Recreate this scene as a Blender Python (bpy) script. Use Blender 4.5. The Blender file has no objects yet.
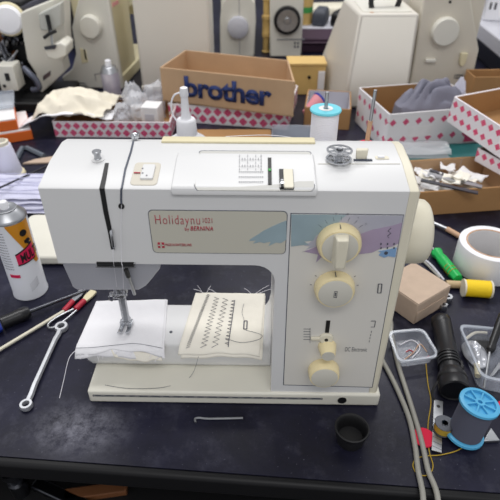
import bpy, bmesh, math, random
from mathutils import Vector, Matrix, noise

random.seed(7)
SC = bpy.context.scene
COL = SC.collection
PI = math.pi

# ------------------------------------------------------------------ camera constants (metres)
FPX = 524.0
PITCH = math.radians(36.0)
CAM = Vector((0.0, -0.353, 0.455))
_c, _s = math.cos(PITCH), math.sin(PITCH)


def ray(px, py):
    u = (px - 250.0) / FPX
    v = (250.0 - py) / FPX
    return Vector((u, _c + v * _s, -_s + v * _c))


def on_z(px, py, z=0.0):
    r = ray(px, py)
    return CAM + r * ((z - CAM.z) / r.z)


def on_y(px, py, y=0.0):
    r = ray(px, py)
    return CAM + r * ((y - CAM.y) / r.y)


# ------------------------------------------------------------------ materials
def lin(c):
    out = []
    for x in c:
        x = x / 255.0
        out.append(x / 12.92 if x <= 0.04045 else ((x + 0.055) / 1.055) ** 2.4)
    return tuple(out)


def mat(name, rgb, rough=0.5, metal=0.0, var=0.0, scale=40.0, bump=0.0, bscale=200.0, alpha=1.0, spec=0.5, rgb2=None, trans=0.0):
    m = bpy.data.materials.new(name)
    m.use_nodes = True
    nt = m.node_tree
    b = nt.nodes['Principled BSDF']
    c = lin(rgb)
    b.inputs['Base Color'].default_value = (*c, 1)
    b.inputs['Roughness'].default_value = rough
    b.inputs['Metallic'].default_value = metal
    b.inputs['Specular IOR Level'].default_value = spec
    if alpha < 1:
        b.inputs['Alpha'].default_value = alpha
    if trans:
        b.inputs['Transmission Weight'].default_value = trans
    tc = nt.nodes.new('ShaderNodeTexCoord')
    if var > 0 or rgb2:
        n = nt.nodes.new('ShaderNodeTexNoise')
        n.inputs['Scale'].default_value = scale
        n.inputs['Detail'].default_value = 4
        nt.links.new(tc.outputs['Object'], n.inputs['Vector'])
        r = nt.nodes.new('ShaderNodeValToRGB')
        r.color_ramp.elements[0].position = 0.3
        r.color_ramp.elements[1].position = 0.7
        lo = lin(rgb2) if rgb2 else tuple(x * (1 - var) for x in c)
        r.color_ramp.elements[0].color = (*lo, 1)
        r.color_ramp.elements[1].color = (*(c if rgb2 else tuple(min(1, x * (1 + var * 0.5)) for x in c)), 1)
        nt.links.new(n.outputs['Fac'], r.inputs['Fac'])
        nt.links.new(r.outputs['Color'], b.inputs['Base Color'])
    if bump > 0:
        n2 = nt.nodes.new('ShaderNodeTexNoise')
        n2.inputs['Scale'].default_value = bscale
        n2.inputs['Detail'].default_value = 3
        nt.links.new(tc.outputs['Object'], n2.inputs['Vector'])
        bp = nt.nodes.new('ShaderNodeBump')
        bp.inputs['Strength'].default_value = bump
        bp.inputs['Distance'].default_value = 0.002
        nt.links.new(n2.outputs['Fac'], bp.inputs['Height'])
        nt.links.new(bp.outputs['Normal'], b.inputs['Normal'])
    return m


def diamond_mat(name, base, dia, pu, pz, z0, nrows, size, stag=0.0):
    """white card printed with rows of pink diamonds (object space: u = x + y along a side)."""
    m = bpy.data.materials.new(name)
    m.use_nodes = True
    nt = m.node_tree
    b = nt.nodes['Principled BSDF']
    b.inputs['Roughness'].default_value = 0.6
    tc = nt.nodes.new('ShaderNodeTexCoord')
    sp = nt.nodes.new('ShaderNodeSeparateXYZ')
    nt.links.new(tc.outputs['Object'], sp.inputs[0])

    def mth(op, a, bb=None):
        n = nt.nodes.new('ShaderNodeMath')
        n.operation = op
        for i, x in enumerate((a, bb)):
            if x is None:
                continue
            if isinstance(x, (int, float)):
                n.inputs[i].default_value = x
            else:
                nt.links.new(x, n.inputs[i])
        return n.outputs[0]
    zz = mth('DIVIDE', mth('SUBTRACT', sp.outputs['Z'], z0), pz)
    row = mth('FLOOR', zz)
    u = mth('ADD', mth('DIVIDE', mth('ADD', sp.outputs['X'], sp.outputs['Y']), pu), mth('MULTIPLY', row, stag))
    du = mth('ABSOLUTE', mth('SUBTRACT', mth('FRACT', u), 0.5))
    dz = mth('MULTIPLY', mth('ABSOLUTE', mth('SUBTRACT', mth('FRACT', zz), 0.5)), pz / pu)
    ins = mth('LESS_THAN', mth('ADD', du, dz), size)
    rows_ok = mth('MULTIPLY', mth('GREATER_THAN', zz, 0.0), mth('LESS_THAN', zz, float(nrows)))
    nn = nt.nodes.new('ShaderNodeTexNoise')
    nn.inputs['Scale'].default_value = 900
    nt.links.new(tc.outputs['Object'], nn.inputs['Vector'])
    holes = mth('ADD', 0.72, mth('MULTIPLY', mth('GREATER_THAN', nn.outputs['Fac'], 0.42), 0.28))
    k = mth('MULTIPLY', mth('MULTIPLY', ins, rows_ok), holes)
    mx = nt.nodes.new('ShaderNodeMix')
    mx.data_type = 'RGBA'
    mx.inputs['A'].default_value = (*lin(base), 1)
    mx.inputs['B'].default_value = (*lin(dia), 1)
    nt.links.new(k, mx.inputs['Factor'])
    nt.links.new(mx.outputs['Result'], b.inputs['Base Color'])
    return m


M = {}
M['shell'] = mat('shell_white', (216, 216, 216), 0.38, var=0.02, scale=8)
M['shell_top'] = mat('shell_bright', (226, 226, 226), 0.35)
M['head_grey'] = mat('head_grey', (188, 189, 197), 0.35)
M['cream'] = mat('cream_plastic', (222, 216, 196), 0.42, var=0.03, scale=20)
M['base_cream'] = mat('base_cream', (226, 223, 210), 0.4, var=0.03, scale=20)
M['plate'] = mat('plate_grey', (194, 191, 178), 0.45)
M['panel'] = mat('panel_grey', (216, 213, 206), 0.45)
M['toppanel'] = mat('top_panel', (188, 187, 182), 0.4)
M['knob_yel'] = mat('knob_yellow', (238, 222, 176), 0.4, var=0.04, scale=60)
M['knob_face'] = mat('knob_face', (206, 203, 192), 0.4)
M['dark'] = mat('dark_slot', (14, 14, 16), 0.5)
M['ink'] = mat('ink_grey', (70, 74, 84), 0.6)
M['inkred'] = mat('ink_red', (176, 42, 66), 0.6)
M['inkdim'] = mat('ink_grey_pale', (140, 140, 145), 0.6)
M['teal'] = mat('print_teal', (150, 170, 178), 0.5, var=0.06, scale=60)
M['lilac'] = mat('print_lilac', (170, 154, 178), 0.5, var=0.06, scale=60)
M['skyprint'] = mat('print_blue', (128, 164, 204), 0.5)
M['chrome'] = mat('chrome', (200, 202, 206), 0.18, 1.0)
M['steel'] = mat('steel', (176, 178, 182), 0.38, 1.0, var=0.1, scale=120)
M['darksteel'] = mat('dark_steel', (96, 98, 104), 0.3, 1.0)
M['seam'] = mat('seam_grey', (70, 76, 90), 0.5)
M['white_cloth'] = mat('white_cotton', (238, 237, 240), 0.9, var=0.02, scale=30, bump=0.25, bscale=900)
M['cream_cloth'] = mat('cream_cotton', (242, 237, 224), 0.9, var=0.03, scale=30, bump=0.25, bscale=900)
M['calico'] = mat('calico', (230, 222, 204), 0.9, var=0.06, scale=30, bump=0.25, bscale=700)
M['grey_cloth'] = mat('grey_cloth', (122, 122, 136), 0.9, var=0.06, scale=40, bump=0.3, bscale=500)
M['lav_cloth'] = mat('lavender_cloth', (212, 212, 232), 0.9, var=0.08, scale=30)
M['thread_dark'] = mat('thread_dark', (66, 68, 86), 0.8)
M['thread_white'] = mat('thread_white', (236, 234, 240), 0.7, bump=0.4, bscale=1500)
M['thread_yellow'] = mat('thread_yellow', (244, 206, 16), 0.6, bump=0.3, bscale=1200)
M['thread_gold'] = mat('thread_gold', (176, 146, 44), 0.7)
M['thread_char'] = mat('thread_charcoal', (78, 80, 96), 0.75, bump=0.5, bscale=1500)
M['blue_pl'] = mat('blue_plastic', (84, 172, 216), 0.4)
M['aqua_pl'] = mat('aqua_plastic', (110, 206, 222), 0.4)
M['red_felt'] = mat('red_felt', (214, 36, 70), 0.95, bump=0.3, bscale=900)
M['black_pl'] = mat('black_plastic', (20, 20, 23), 0.35)
M['black_mat'] = mat('black_matte', (18, 18, 20), 0.6)
M['rubber'] = mat('rubber', (17, 17, 19), 0.5)
M['cable'] = mat('cable_grey', (150, 148, 140), 0.5)
M['card'] = mat('cardboard', (192, 160, 126), 0.8, var=0.06, scale=25)
M['card_dk'] = mat('cardboard_tan', (172, 130, 84), 0.8, var=0.08, scale=25)
M['card_lt'] = mat('cardboard_pale', (192, 170, 150), 0.8, var=0.08, scale=60)
M['blueink'] = mat('blue_ink', (26, 46, 100), 0.7)
M['white_pl'] = mat('white_plastic', (236, 236, 240), 0.4)
M['tape'] = mat('white_tape', (238, 238, 242), 0.4)
M['paper'] = mat('paper_white', (232, 230, 230), 0.8, var=0.05, scale=40)
M['green_pl'] = mat('green_plastic', (24, 176, 82), 0.35)
M['wood'] = mat('pale_wood', (196, 172, 132), 0.6, var=0.1, scale=30)
M['yellow_wood'] = mat('yellow_box', (214, 180, 112), 0.6, var=0.05, scale=20)
M['orange'] = mat('orange_card', (226, 106, 34), 0.6)
M['clear'] = mat('clear_plastic', (206, 212, 226), 0.12, alpha=0.16)
M['clear_rim'] = mat('clear_plastic_rim', (206, 212, 222), 0.15, alpha=0.42)
M['bagfilm'] = mat('bag_film', (232, 233, 238), 0.10, alpha=0.45)
M['beige_m'] = mat('beige_casing', (212, 207, 197), 0.45, var=0.02, scale=10)
M['white_m'] = mat('white_casing', (220, 217, 206), 0.4, var=0.02, scale=10)
M['ivory_m'] = mat('ivory_casing', (222, 212, 176), 0.45, var=0.03, scale=10)
M['teal_mat'] = mat('teal_mat', (22, 104, 104), 0.6, var=0.1, scale=20)
M['blue_handle'] = mat('blue_handle', (40, 62, 160), 0.4)
M['red_pl'] = mat('red_plastic', (176, 34, 56), 0.5)
M['tan_h'] = mat('tan_handle', (196, 158, 128), 0.6)
M['can_white'] = mat('can_white', (224, 226, 232), 0.3)
M['can_orange'] = mat('can_orange', (208, 138, 26), 0.35)
M['can_pink'] = mat('can_pink', (216, 34, 84), 0.35)
M['pink'] = mat('pink_paper', (226, 150, 160), 0.7)
M['blue_box'] = mat('blue_box', (36, 70, 150), 0.6)
M['purple'] = mat('dark_purple', (52, 26, 48), 0.7)
M['bench_grey'] = mat('bench_grey', (196, 196, 204), 0.5)
M['green_pk'] = mat('green_print', (70, 160, 80), 0.6)
M['brownish'] = mat('brown_bits', (120, 74, 40), 0.7)
PINK = (206, 62, 110)


# ------------------------------------------------------------------ mesh builder
def smooth_path(pts, n=6):
    P = [Vector(p) for p in pts]
    if len(P) < 3:
        return P
    out = []
    for i in range(len(P) - 1):
        p0 = P[max(i - 1, 0)]
        p1, p2 = P[i], P[i + 1]
        p3 = P[min(i + 2, len(P) - 1)]
        for k in range(n):
            t = k / n
            out.append(0.5 * ((2 * p1) + (p2 - p0) * t + (2 * p0 - 5 * p1 + 4 * p2 - p3) * t * t + (3 * p1 - p0 - 3 * p2 + p3) * t ** 3))
    out.append(P[-1])
    return out


class MB:
    def __init__(self):
        self.v, self.f = [], []

    def add(self, vs, fs):
        b = len(self.v)
        self.v += [Vector(x) for x in vs]
        self.f += [tuple(i + b for i in f) for f in fs]
        return self

    def box(self, c, s, R=None):
        c = Vector(c)
        vs = []
        for dz in (-.5, .5):
            for dx, dy in ((-.5, -.5), (.5, -.5), (.5, .5), (-.5, .5)):
                p = Vector((dx * s[0], dy * s[1], dz * s[2]))
                vs.append(c + (R @ p if R else p))
        return self.add(vs, [(3, 2, 1, 0), (4, 5, 6, 7), (0, 1, 5, 4), (1, 2, 6, 5), (2, 3, 7, 6), (3, 0, 4, 7)])

    def loft(self, secs, closed=True, caps=True):
        n = len(secs[0])
        vs = [p for s in secs for p in s]
        fs = []
        for i in range(len(secs) - 1):
            for j in range(n if closed else n - 1):
                a, b = i * n + j, i * n + (j + 1) % n
                fs.append((a, b, b + n, a + n))
        if caps:
            fs.append(tuple(range(n))[::-1])
            fs.append(tuple((len(secs) - 1) * n + j for j in range(n)))
        return self.add(vs, fs)

    def lathe(self, prof, loc=(0, 0, 0), axis=(0, 0, 1), n=32, caps=True):
        """prof: (radius, distance along the axis)."""
        ax = Vector(axis).normalized()
        q = Vector((0, 0, 1)).rotation_difference(ax)
        loc = Vector(loc)
        secs = []
        for r, h in prof:
            secs.append([loc + q @ Vector((r * math.cos(2 * PI * k / n), r * math.sin(2 * PI * k / n), h)) for k in range(n)])
        return self.loft(secs, True, caps)

    def cyl(self, p0, p1, r0, r1=None, n=20):
        p0, p1 = Vector(p0), Vector(p1)
        d = p1 - p0
        return self.lathe([(r0, 0), (r0 if r1 is None else r1, d.length)], p0, d, n)

    def tube(self, pts, r, n=8, smooth=0):
        P = smooth_path(pts, smooth) if smooth else [Vector(p) for p in pts]
        secs = []
        up = None
        for i, p in enumerate(P):
            d = (P[min(i + 1, len(P) - 1)] - P[max(i - 1, 0)])
            if d.length < 1e-9:
                d = Vector((0, 0, 1))
            d.normalize()
            if up is None:
                up = d.orthogonal().normalized()
            else:
                up = up - d * up.dot(d)
                up = up.normalized() if up.length > 1e-6 else d.orthogonal().normalized()
            w = d.cross(up)
            rr = r(i / (len(P) - 1)) if callable(r) else r
            secs.append([p + (up * math.cos(2 * PI * k / n) + w * math.sin(2 * PI * k / n)) * rr for k in range(n)])
        return self.loft(secs, True, True)

    def prism(self, poly, fn, d0, d1):
        a = [fn(u, v, d0) for u, v in poly]
        b = [fn(u, v, d1) for u, v in poly]
        return self.loft([a, b], True, True)

    def grid(self, fn, nu, nv):
        vs = [fn(i / nu, j / nv) for i in range(nu + 1) for j in range(nv + 1)]
        fs = []
        for i in range(nu):
            for j in range(nv):
                a = i * (nv + 1) + j
                fs.append((a, a + nv + 1, a + nv + 2, a + 1))
        return self.add(vs, fs)

    def build(self, name, m, parent=None, bevel=0.0, seg=2, solid=0.0, angle=38, subs=0, loc=None, rot=None):
        me = bpy.data.meshes.new(name)
        me.from_pydata([tuple(p) for p in self.v], [], self.f)
        bm = bmesh.new()
        bm.from_mesh(me)
        bmesh.ops.recalc_face_normals(bm, faces=bm.faces)
        bm.to_mesh(me)
        bm.free()
        me.polygons.foreach_set('use_smooth', [True] * len(me.polygons))
        me.set_sharp_from_angle(angle=math.radians(angle))
        me.materials.append(m)
        o = bpy.data.objects.new(name, me)
        COL.objects.link(o)
        if parent is not None:
            o.parent = parent
        if loc is not None:
            o.location = loc
        if rot is not None:
            o.rotation_euler = rot
        if solid:
            md = o.modifiers.new('solid', 'SOLIDIFY')
            md.thickness = solid
            md.offset = 0
        if bevel:
            md = o.modifiers.new('bev', 'BEVEL')
            md.width = bevel
            md.segments = seg
            md.limit_method = 'ANGLE'
            md.angle_limit = math.radians(32)
            md.harden_normals = False
        if subs:
            md = o.modifiers.new('sub', 'SUBSURF')
            md.levels = subs
            md.render_levels = subs
        return o


def thing(name, label, cat, loc=(0, 0, 0), rz=0.0, group=None, rot=None):
    o = bpy.data.objects.new(name, None)
    o.empty_display_size = 0.02
    COL.objects.link(o)
    o.location = loc
    o.rotation_euler = rot if rot else (0, 0, rz)
    return tag(o, label, cat, group)


def tag(o, label, cat, group=None):
    o['label'] = label
    o['category'] = cat
    if group:
        o['group'] = group
    return o


def text_verts(s, bold=0.0, shear=0.0, spacing=1.0, res=3):
    cu = bpy.data.curves.new('lettering', 'FONT')
    cu.body = s
    cu.size = 1.0
    cu.offset = bold
    cu.shear = shear
    cu.space_character = spacing
    cu.resolution_u = res
    o = bpy.data.objects.new('lettering', cu)
    COL.objects.link(o)
    bpy.context.view_layer.update()
    dg = bpy.context.evaluated_depsgraph_get()
    me = bpy.data.meshes.new_from_object(o.evaluated_get(dg))
    bpy.data.objects.remove(o)
    vs = [v.co.copy() for v in me.vertices]
    fs = [tuple(p.vertices) for p in me.polygons]
    bpy.data.meshes.remove(me)
    x0, x1 = min(v.x for v in vs), max(v.x for v in vs)
    y0, y1 = min(v.y for v in vs), max(v.y for v in vs)
    vs = [((v.x - x0) / (x1 - x0), (v.y - y0) / (y1 - y0)) for v in vs]
    return vs, fs


def text_mb(s, fn, **k):
    """lettering mapped by fn(u, v) with u, v in 0..1 of its bounding box."""
    vs, fs = text_verts(s, **k)
    return MB().add([fn(u, v) for u, v in vs], fs)


def rounded(x0, z0, x1, z1, r, n=5):
    pts = []
    for cx, cz, a0 in ((x1 - r, z1 - r, 0), (x0 + r, z1 - r, 90), (x0 + r, z0 + r, 180), (x1 - r, z0 + r, 270)):
        for k in range(n + 1):
            a = math.radians(a0 + 90 * k / n)
            pts.append((cx + r * math.cos(a), cz + r * math.sin(a)))
    return pts


def nz(x, y, z=0.0):
    return noise.noise(Vector((x, y, z)))
# ================================================================== THE SEWING MACHINE
YAW = math.radians(-1.0)
Rm = Matrix.Rotation(-YAW, 3, 'Z')
CAML = Rm @ CAM


def F(px, py, y=0.0):
    """machine-local point of a pixel on the machine's own plane y."""
    r = Rm @ ray(px, py)
    return CAML + r * ((y - CAML.y) / r.y)


TOPP = [(0.0, .2552), (.0015, .2562), (.033, .2625), (.066, .2640), (.079, .2612), (.087, .252), (.090, .240)]


def ztop(y):
    for (a, b), (c2, d) in zip(TOPP, TOPP[1:]):
        if a <= y <= c2:
            return b + (d - b) * (y - a) / (c2 - a)
    return .2552 if y < 0 else .24


def S(px, py, lift=0.0):
    """machine-local point of a pixel on the sloping top."""
    r = Rm @ ray(px, py)
    lo, hi = (0 - CAML.y) / r.y, (0.0895 - CAML.y) / r.y
    for _ in range(40):
        m_ = (lo + hi) / 2
        p = CAML + r * m_
        if p.z > ztop(p.y) + lift:
            lo = m_
        else:
            hi = m_
    return CAML + r * lo


mach = thing('sewing_machine', 'white domestic sewing machine with beige dials and pastel printed panel, centre of the bench', 'sewing machine', (0, 0, 0), YAW)

XL, XE, XR = -.1640, .1225, .1315      # head end, seam of the end cap, cap's outer side
XC = .0215                             # inner wall of the column


def body_sec(x, zb, dy=0.0):
    pts = [(x, 0 + dy, zb)] + [(x, y + (dy if y < .001 else 0), z) for y, z in TOPP] + [(x, .090, zb)]
    return pts


mb = MB()
secs = [body_sec(XL, .1825), body_sec(.004, .1825)]
rf = XC - .004
for k in range(1, 7):
    a = k / 6 * PI / 2
    secs.append(body_sec(.004 + rf * math.sin(a), .1825 - rf * (1 - math.cos(a))))
secs.append(body_sec(XC + .0001, .0175))
secs.append(body_sec(XE, .0175))
mb.loft(secs)
housing = mb.build('housing', M['shell'], mach, bevel=.0022, seg=3)

# cream end cap of the column
mb = MB()
mb.loft([body_sec(XE + .0002, .0175), body_sec(XR - .002, .0175), [(x + .002, y * .94 + .0025, (z - .14) * .985 + .139) for x, y, z in body_sec(XR - .002, .0175)]])
mb.build('end_cap', M['cream'], mach, bevel=.0012)

# base plate
mb = MB()
mb.box(((-.1690 + .1345) / 2, .0485, .0091), (.3035, .103, .0178))
base = mb.build('base_plate', M['base_cream'], mach, bevel=.0025, seg=3)
mb = MB()
a, b = F(93, 394.5, -.0033), F(322, 399.5, -.0033)
mb.box(((a.x + b.x) / 2, -.0033, (a.z + b.z) / 2), (b.x - a.x, .0008, abs(a.z - b.z)))
sc_ = mb.build('ruler_scale', mat('ruler_grey', (150, 150, 148), .5), mach)
mb = MB()
for k in range(121):
    x = a.x + (b.x - a.x) * k / 120
    h = abs(a.z - b.z) * (.8 if k % 5 == 0 else .45)
    mb.box((x, -.0038, max(a.z, b.z) - h / 2 - .0002), (.0006, .0004, h))
for k in range(20):
    x = a.x + (b.x - a.x) * (k + .45) / 20
    mb.box((x, -.0038, (a.z + b.z) / 2 + .0006), ((b.x - a.x) / 20 * (.74 if k % 3 else .45), .0004, .0012))
mb.build('scale_marks', M['ink'], sc_)
MB().lathe([(.0046, 0), (.0046, .0009)], F(342, 400, -.0028), (0, -1, 0), 20).build('socket_hole', M['dark'], mach)

# free arm
mb = MB()


def arm_sec(x, zt, sh=0.0, up=0.0):
    p = [(.034 + sh, .0185 + up), (.0285 + sh, .030 + up), (.028 + sh, zt - .006), (.0292 + sh, zt - .002), (.033 + sh, zt),
         (.088 - sh, zt), (.092 - sh, zt - .003), (.093 - sh, zt - .008), (.090 - sh, .0185 + up)]
    return [(x, y, z) for y, z in p]


mb.loft([arm_sec(-.1775, .0535, .004, .006), arm_sec(-.1762, .0555, .0015, .003), arm_sec(-.172, .0562), arm_sec(.0125, .0562),
         arm_sec(.0155, .0578), arm_sec(.0182, .0615), arm_sec(.0202, .067), arm_sec(.0214, .076)])
mb.build('free_arm', M['shell_top'], mach, bevel=.001)
p = on_z(170, 333, .0564)
MB().lathe([(.0017, 0), (.0017, .0006)], (p.x, p.y, .0561), (0, 0, 1), 12).build('plate_screw', M['darksteel'], mach)
# needle plate on the free arm
MB().prism(rounded(-.158, .036, -.108, .086, .004), lambda u, v, d: (u, v, d), .0555, .0568).build('needle_plate', M['steel'], mach)

# lower head (sewing light cover) in grey
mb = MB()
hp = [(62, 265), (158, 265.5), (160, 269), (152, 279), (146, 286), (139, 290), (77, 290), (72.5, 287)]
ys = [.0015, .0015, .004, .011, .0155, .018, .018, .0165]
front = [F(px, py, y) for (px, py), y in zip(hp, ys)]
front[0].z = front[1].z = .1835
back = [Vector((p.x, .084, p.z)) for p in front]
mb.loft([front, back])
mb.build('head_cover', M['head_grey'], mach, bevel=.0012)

# threading slot (black) with take-up lever
def ribbon(pts, w, t, name, m, parent=mach, dirv=(1, 0, 0)):
    """flat raised or recessed strip following points, thickness t towards the viewer."""
    mb = MB()
    d = Vector(dirv)
    secs = []
    for i, (p, nrm) in enumerate(pts):
        p, nrm = Vector(p), Vector(nrm).normalized()
        ww = w[i] if isinstance(w, (list, tuple)) else w
        secs.append([p - d * ww / 2 - nrm * t, p - d * ww / 2 + nrm * t, p + d * ww / 2 + nrm * t, p + d * ww / 2 - nrm * t])
    mb.loft(secs)
    return mb.build(name, m, parent)


UP, FR = (0, -.2, 1), (0, -1, 0)
MID = (0, -.8, .7)
slot = ribbon([(S(107, 163.5), UP), (S(104.3, 178), UP), (Vector((F(102.3, 190).x, 0, .2556)), MID), (F(106, 212), FR), (F(110.5, 233), FR), (F(113, 249), FR)],
              [.0030, .0036, .0040, .0038, .0036, .0030], .0006, 'thread_slot', M['dark'])
mb = MB()
a_, b_ = F(111, 232, -.003), F(113.5, 247, -.003)
mb.tube([a_ + Vector((0, .002, 0)), a_, (a_ + b_) / 2 + Vector((0.0004, -.001, 0)), b_, b_ + Vector((0, .002, 0))], .0011, 8, smooth=4)
mb.build('take_up_lever', M['chrome'], mach)

# second thread groove running over the top to a small eye
gpts = []
for (xa_, ya_), (xb_, yb_) in zip([(133.5, 141.5), (131, 152), (125.3, 170), (122.0, 188)], [(131, 152), (125.3, 170), (122.0, 188), (121.7, 189.3)]):
    for k in range(5):
        gpts.append((S(xa_ + (xb_ - xa_) * k / 5, ya_ + (yb_ - ya_) * k / 5), UP))
gpts += [(Vector((F(121.6, 190).x, 0, .2556)), MID), (F(121.2, 199), FR), (F(121.5, 204), FR)]
gr = ribbon(gpts, .0015, .0007, 'thread_groove', M['seam'])
MB().lathe([(.0024, 0), (.0024, .0008), (.0015, .0008)], F(121.5, 206, 0), (0, -1, 0), 16).build('groove_eye', M['dark'], mach)
p = S(134.5, 140)
mb = MB().lathe([(.0022, 0), (.0022, .002), (.0032, .0025), (.0034, .0055), (.0024, .0070), (.001, .0076)], p, (0.25, -.2, 1), 16)
mb.box(p + Vector((.0028, 0, .0045)), (.004, .003, .004))
mb.build('thread_guide', M['chrome'], mach)

# chrome thread-tension pin on the head
p = S(98, 159.5)
MB().lathe([(.0050, -.001), (.0054, .0004), (.0042, .0008)], p, (0, 0, 1), 24).build('pin_collar', M['shell'], mach)
MB().lathe([(.0030, 0), (.0030, .0012), (.0026, .0016), (.0026, .0052), (.0036, .0058), (.0038, .0074), (.0032, .0080)], p, (0, 0, 1), 24).build('guide_pin', M['steel'], mach)

# slope frame: pieces lying on the sloping top
nS = Vector((0, -.2, 1)).normalized()


def slope_rect(x0p, y0p, x1p, y1p, rr, h, name, m, sink=.0006, skew=0.0, bevel=.0004):
    a, b = S(x0p, y1p), S(x1p, y0p)
    poly = rounded(a.x, a.y, b.x, b.y, rr)
    return MB().prism(poly, lambda u, v, d: (u, v, ztop(max(v, .0016)) + d), -sink, h).build(name, m, mach, bevel=bevel)


slope_rect(129.5, 163, 161.5, 185.5, .0035, .0006, 'tension_window', mat('window_cream', (204, 198, 184), .45))
slope_rect(140, 166.5, 156, 180.5, .0012, .0022, 'tension_wheel', M['shell'])
a, b = S(134.5, 174), S(140, 174)
MB().box(((a.x + b.x) / 2, a.y, a.z + .0012), (.005, .0009, .0007)).build('tension_mark', M['inkred'], mach)
mb = MB()
for k, (px, py) in enumerate(((143, 171), (143, 175.5), (147, 178))):
    q = S(px, py)
    mb.box((q.x, q.y, q.z + .0024), (.0012, .0014, .0004))
mb.build('tension_digits', M['inkdim'], mach)

# raised central stitch panel wrapping over the front edge
xa, xb = F(171.5, 193).x, F(317, 193).x
prof = [(-.0022, .2510), (-.0024, .2545), (-.0012, .2580), (.004, .2594), (.033, .2652), (.044, .2655)]
mb = MB()
poly_in = [(.044, .2600), (.033, .2600), (.004, .2550), (.0005, .2510)]
sect = prof + poly_in
xs = [(xa, .8), (xa + .0015, 1), (xb - .0015, 1), (xb, .8)]
mb.loft([[(x, y, z) for y, z in sect] for x, _ in xs])
top_panel = mb.build('stitch_panel', M['shell'], mach, bevel=.0012)


def zp(y):
    for (a, b), (c2, d) in zip(prof, prof[1:]):
        if a <= y <= c2:
            return b + (d - b) * (y - a) / (c2 - a)
    return .2655


def SP(px, py):
    r = Rm @ ray(px, py)
    lo, hi = (-.002 - CAML.y) / r.y, (0.06 - CAML.y) / r.y
    for _ in range(40):
        m_ = (lo + hi) / 2
        p = CAML + r * m_
        if p.z > zp(p.y):
            lo = m_
        else:
            hi = m_
    return CAML + r * lo


def panel_rect(x0p, y0p, x1p, y1p, rr, h, name, m, sink=.0004, parent=mach):
    a, b = SP(x0p, y1p), SP(x1p, y0p)
    return MB().prism(rounded(a.x, a.y, b.x, b.y, rr), lambda u, v, d: (u, v, zp(v) + d), -sink, h).build(name, m, parent, bevel=0)


panel_rect(194, 151.5, 311, 192, .003, .0003, 'stitch_chart_plate', M['seam'])
panel_rect(194.8, 152.2, 310.3, 191.4, .0028, .0005, 'chart_face', M['toppanel'])
mb = MB()
for i in range(9):
    px = 239.5 + i * 2.7
    for j in range(5):
        a, b = SP(px, 155.5 + j * 3.4), SP(px, 157.6 + j * 3.4)
        if i in (0, 3, 6, 8) or j % 2:
            mb.box(((a.x + b.x) / 2, (a.y + b.y) / 2, a.z + .0007), (.0006 if i % 3 else .0004, abs(a.y - b.y), .0004))
for py in (172.5, 177.5, 182.5):
    for i in range(12):
        a = SP(239.5 + i * 2.1, py)
        mb.box((a.x, a.y, a.z + .0007), (.0010, .0006, .0004))
mb.build('stitch_symbols', M['inkdim'], mach)
panel_rect(268, 158.5, 271.3, 185, .0003, .0009, 'stitch_slider_slot', M['dark'])
panel_rect(268.3, 170, 271, 172, .0003, .0014, 'slider_pointer', M['green_pk'])
panel_rect(279.5, 170, 293, 190, .0006, .0009, 'selector_recess', M['dark'])
panel_rect(284, 171, 292.6, 189.3, .0006, .0018, 'selector_window', M['cream'])
a = SP(282, 187)
MB().cyl(a + Vector((0, 0, .001)), a + Vector((0, -.001, .0045)), .0012, .0015, 10).cyl(a + Vector((0, .004, .001)), a + Vector((0, .004, .004)), .0010, .0012, 10).build('selector_lever', M['steel'], mach)

# lid of the top between groove and panel, cream carrying strip at the back
a, b = S(160, 147), S(387, 143)
mb = MB()
mb.loft([[(x, .0655, .2636), (x, .0655, .2658), (x, .074, .2662), (x, .080, .2638), (x, .080, .258)] for x in (a.x, F(301, 142, .07).x + .012)])
mb.build('carrying_handle', M['ivory_m'], mach, bevel=.0008)
# horizontal seam line on the top surface

# name plate on the arm
q0, q1 = F(152, 252), F(287, 211.5)
q0.x = F(148.5, 212).x
fl = lambda u, v, d: (u, d, v)
MB().prism(rounded(q0.x - .0006, q0.z - .0006, q1.x + .0006, q1.z + .0006, .004), fl, .001, -.0003).build('plate_border', M['seam'], mach)
np_ = MB().prism(rounded(q0.x, q0.z, q1.x, q1.z, .0036), fl, .001, -.0006).build('name_plate', M['plate'], mach)


def face_text(s, px0, py0, px1, py1, name, m, y=-.0008, parent=mach, **k):
    a, b = F(px0, py1, y), F(px1, py0, y)
    return text_mb(s, lambda u, v: (a.x + (b.x - a.x) * u, y, a.z + (b.z - a.z) * v), **k).build(name, m, parent, solid=.0002)


face_text('Holidaynu', 156, 215.5, 199.5, 227, 'lettering', M['inkred'], bold=-.014, spacing=1.15)
face_text('1021', 203, 218, 212, 223, 'lettering', M['inkred'], bold=-.012)
face_text('by', 185, 227.5, 189, 231.5, 'lettering', M['inkred'])
face_text('BERNINA', 190.5, 226.5, 213, 230.6, 'lettering', M['inkred'], bold=.012, shear=.2, spacing=1.08)
face_text('MADE IN SWITZERLAND', 165.5, 243.8, 191.5, 246, 'lettering', M['inkred'])
a, b = F(158.3, 247.2), F(164.2, 242)
MB().box(((a.x + b.x) / 2, -.0008, (a.z + b.z) / 2), (b.x - a.x, .0004, b.z - a.z)).build('emblem', M['inkred'], mach)
mb = MB()
mb.box(((a.x + b.x) / 2, -.0010, (a.z + b.z) / 2), ((b.x - a.x) * .9, .0004, (b.z - a.z) * .22))
mb.box(((a.x + b.x) / 2, -.0010, (a.z + b.z) / 2), ((b.x - a.x) * .22, .0004, (b.z - a.z) * .9))
mb.build('emblem_cross', M['plate'], mach)


def face_poly(pts, name, m, y0=.0004, y1=-.0009):
    P = [F(px, py, 0) for px, py in pts]
    return MB().prism([(p.x, p.z) for p in P], fl, y0, y1).build(name, m, mach)


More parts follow.
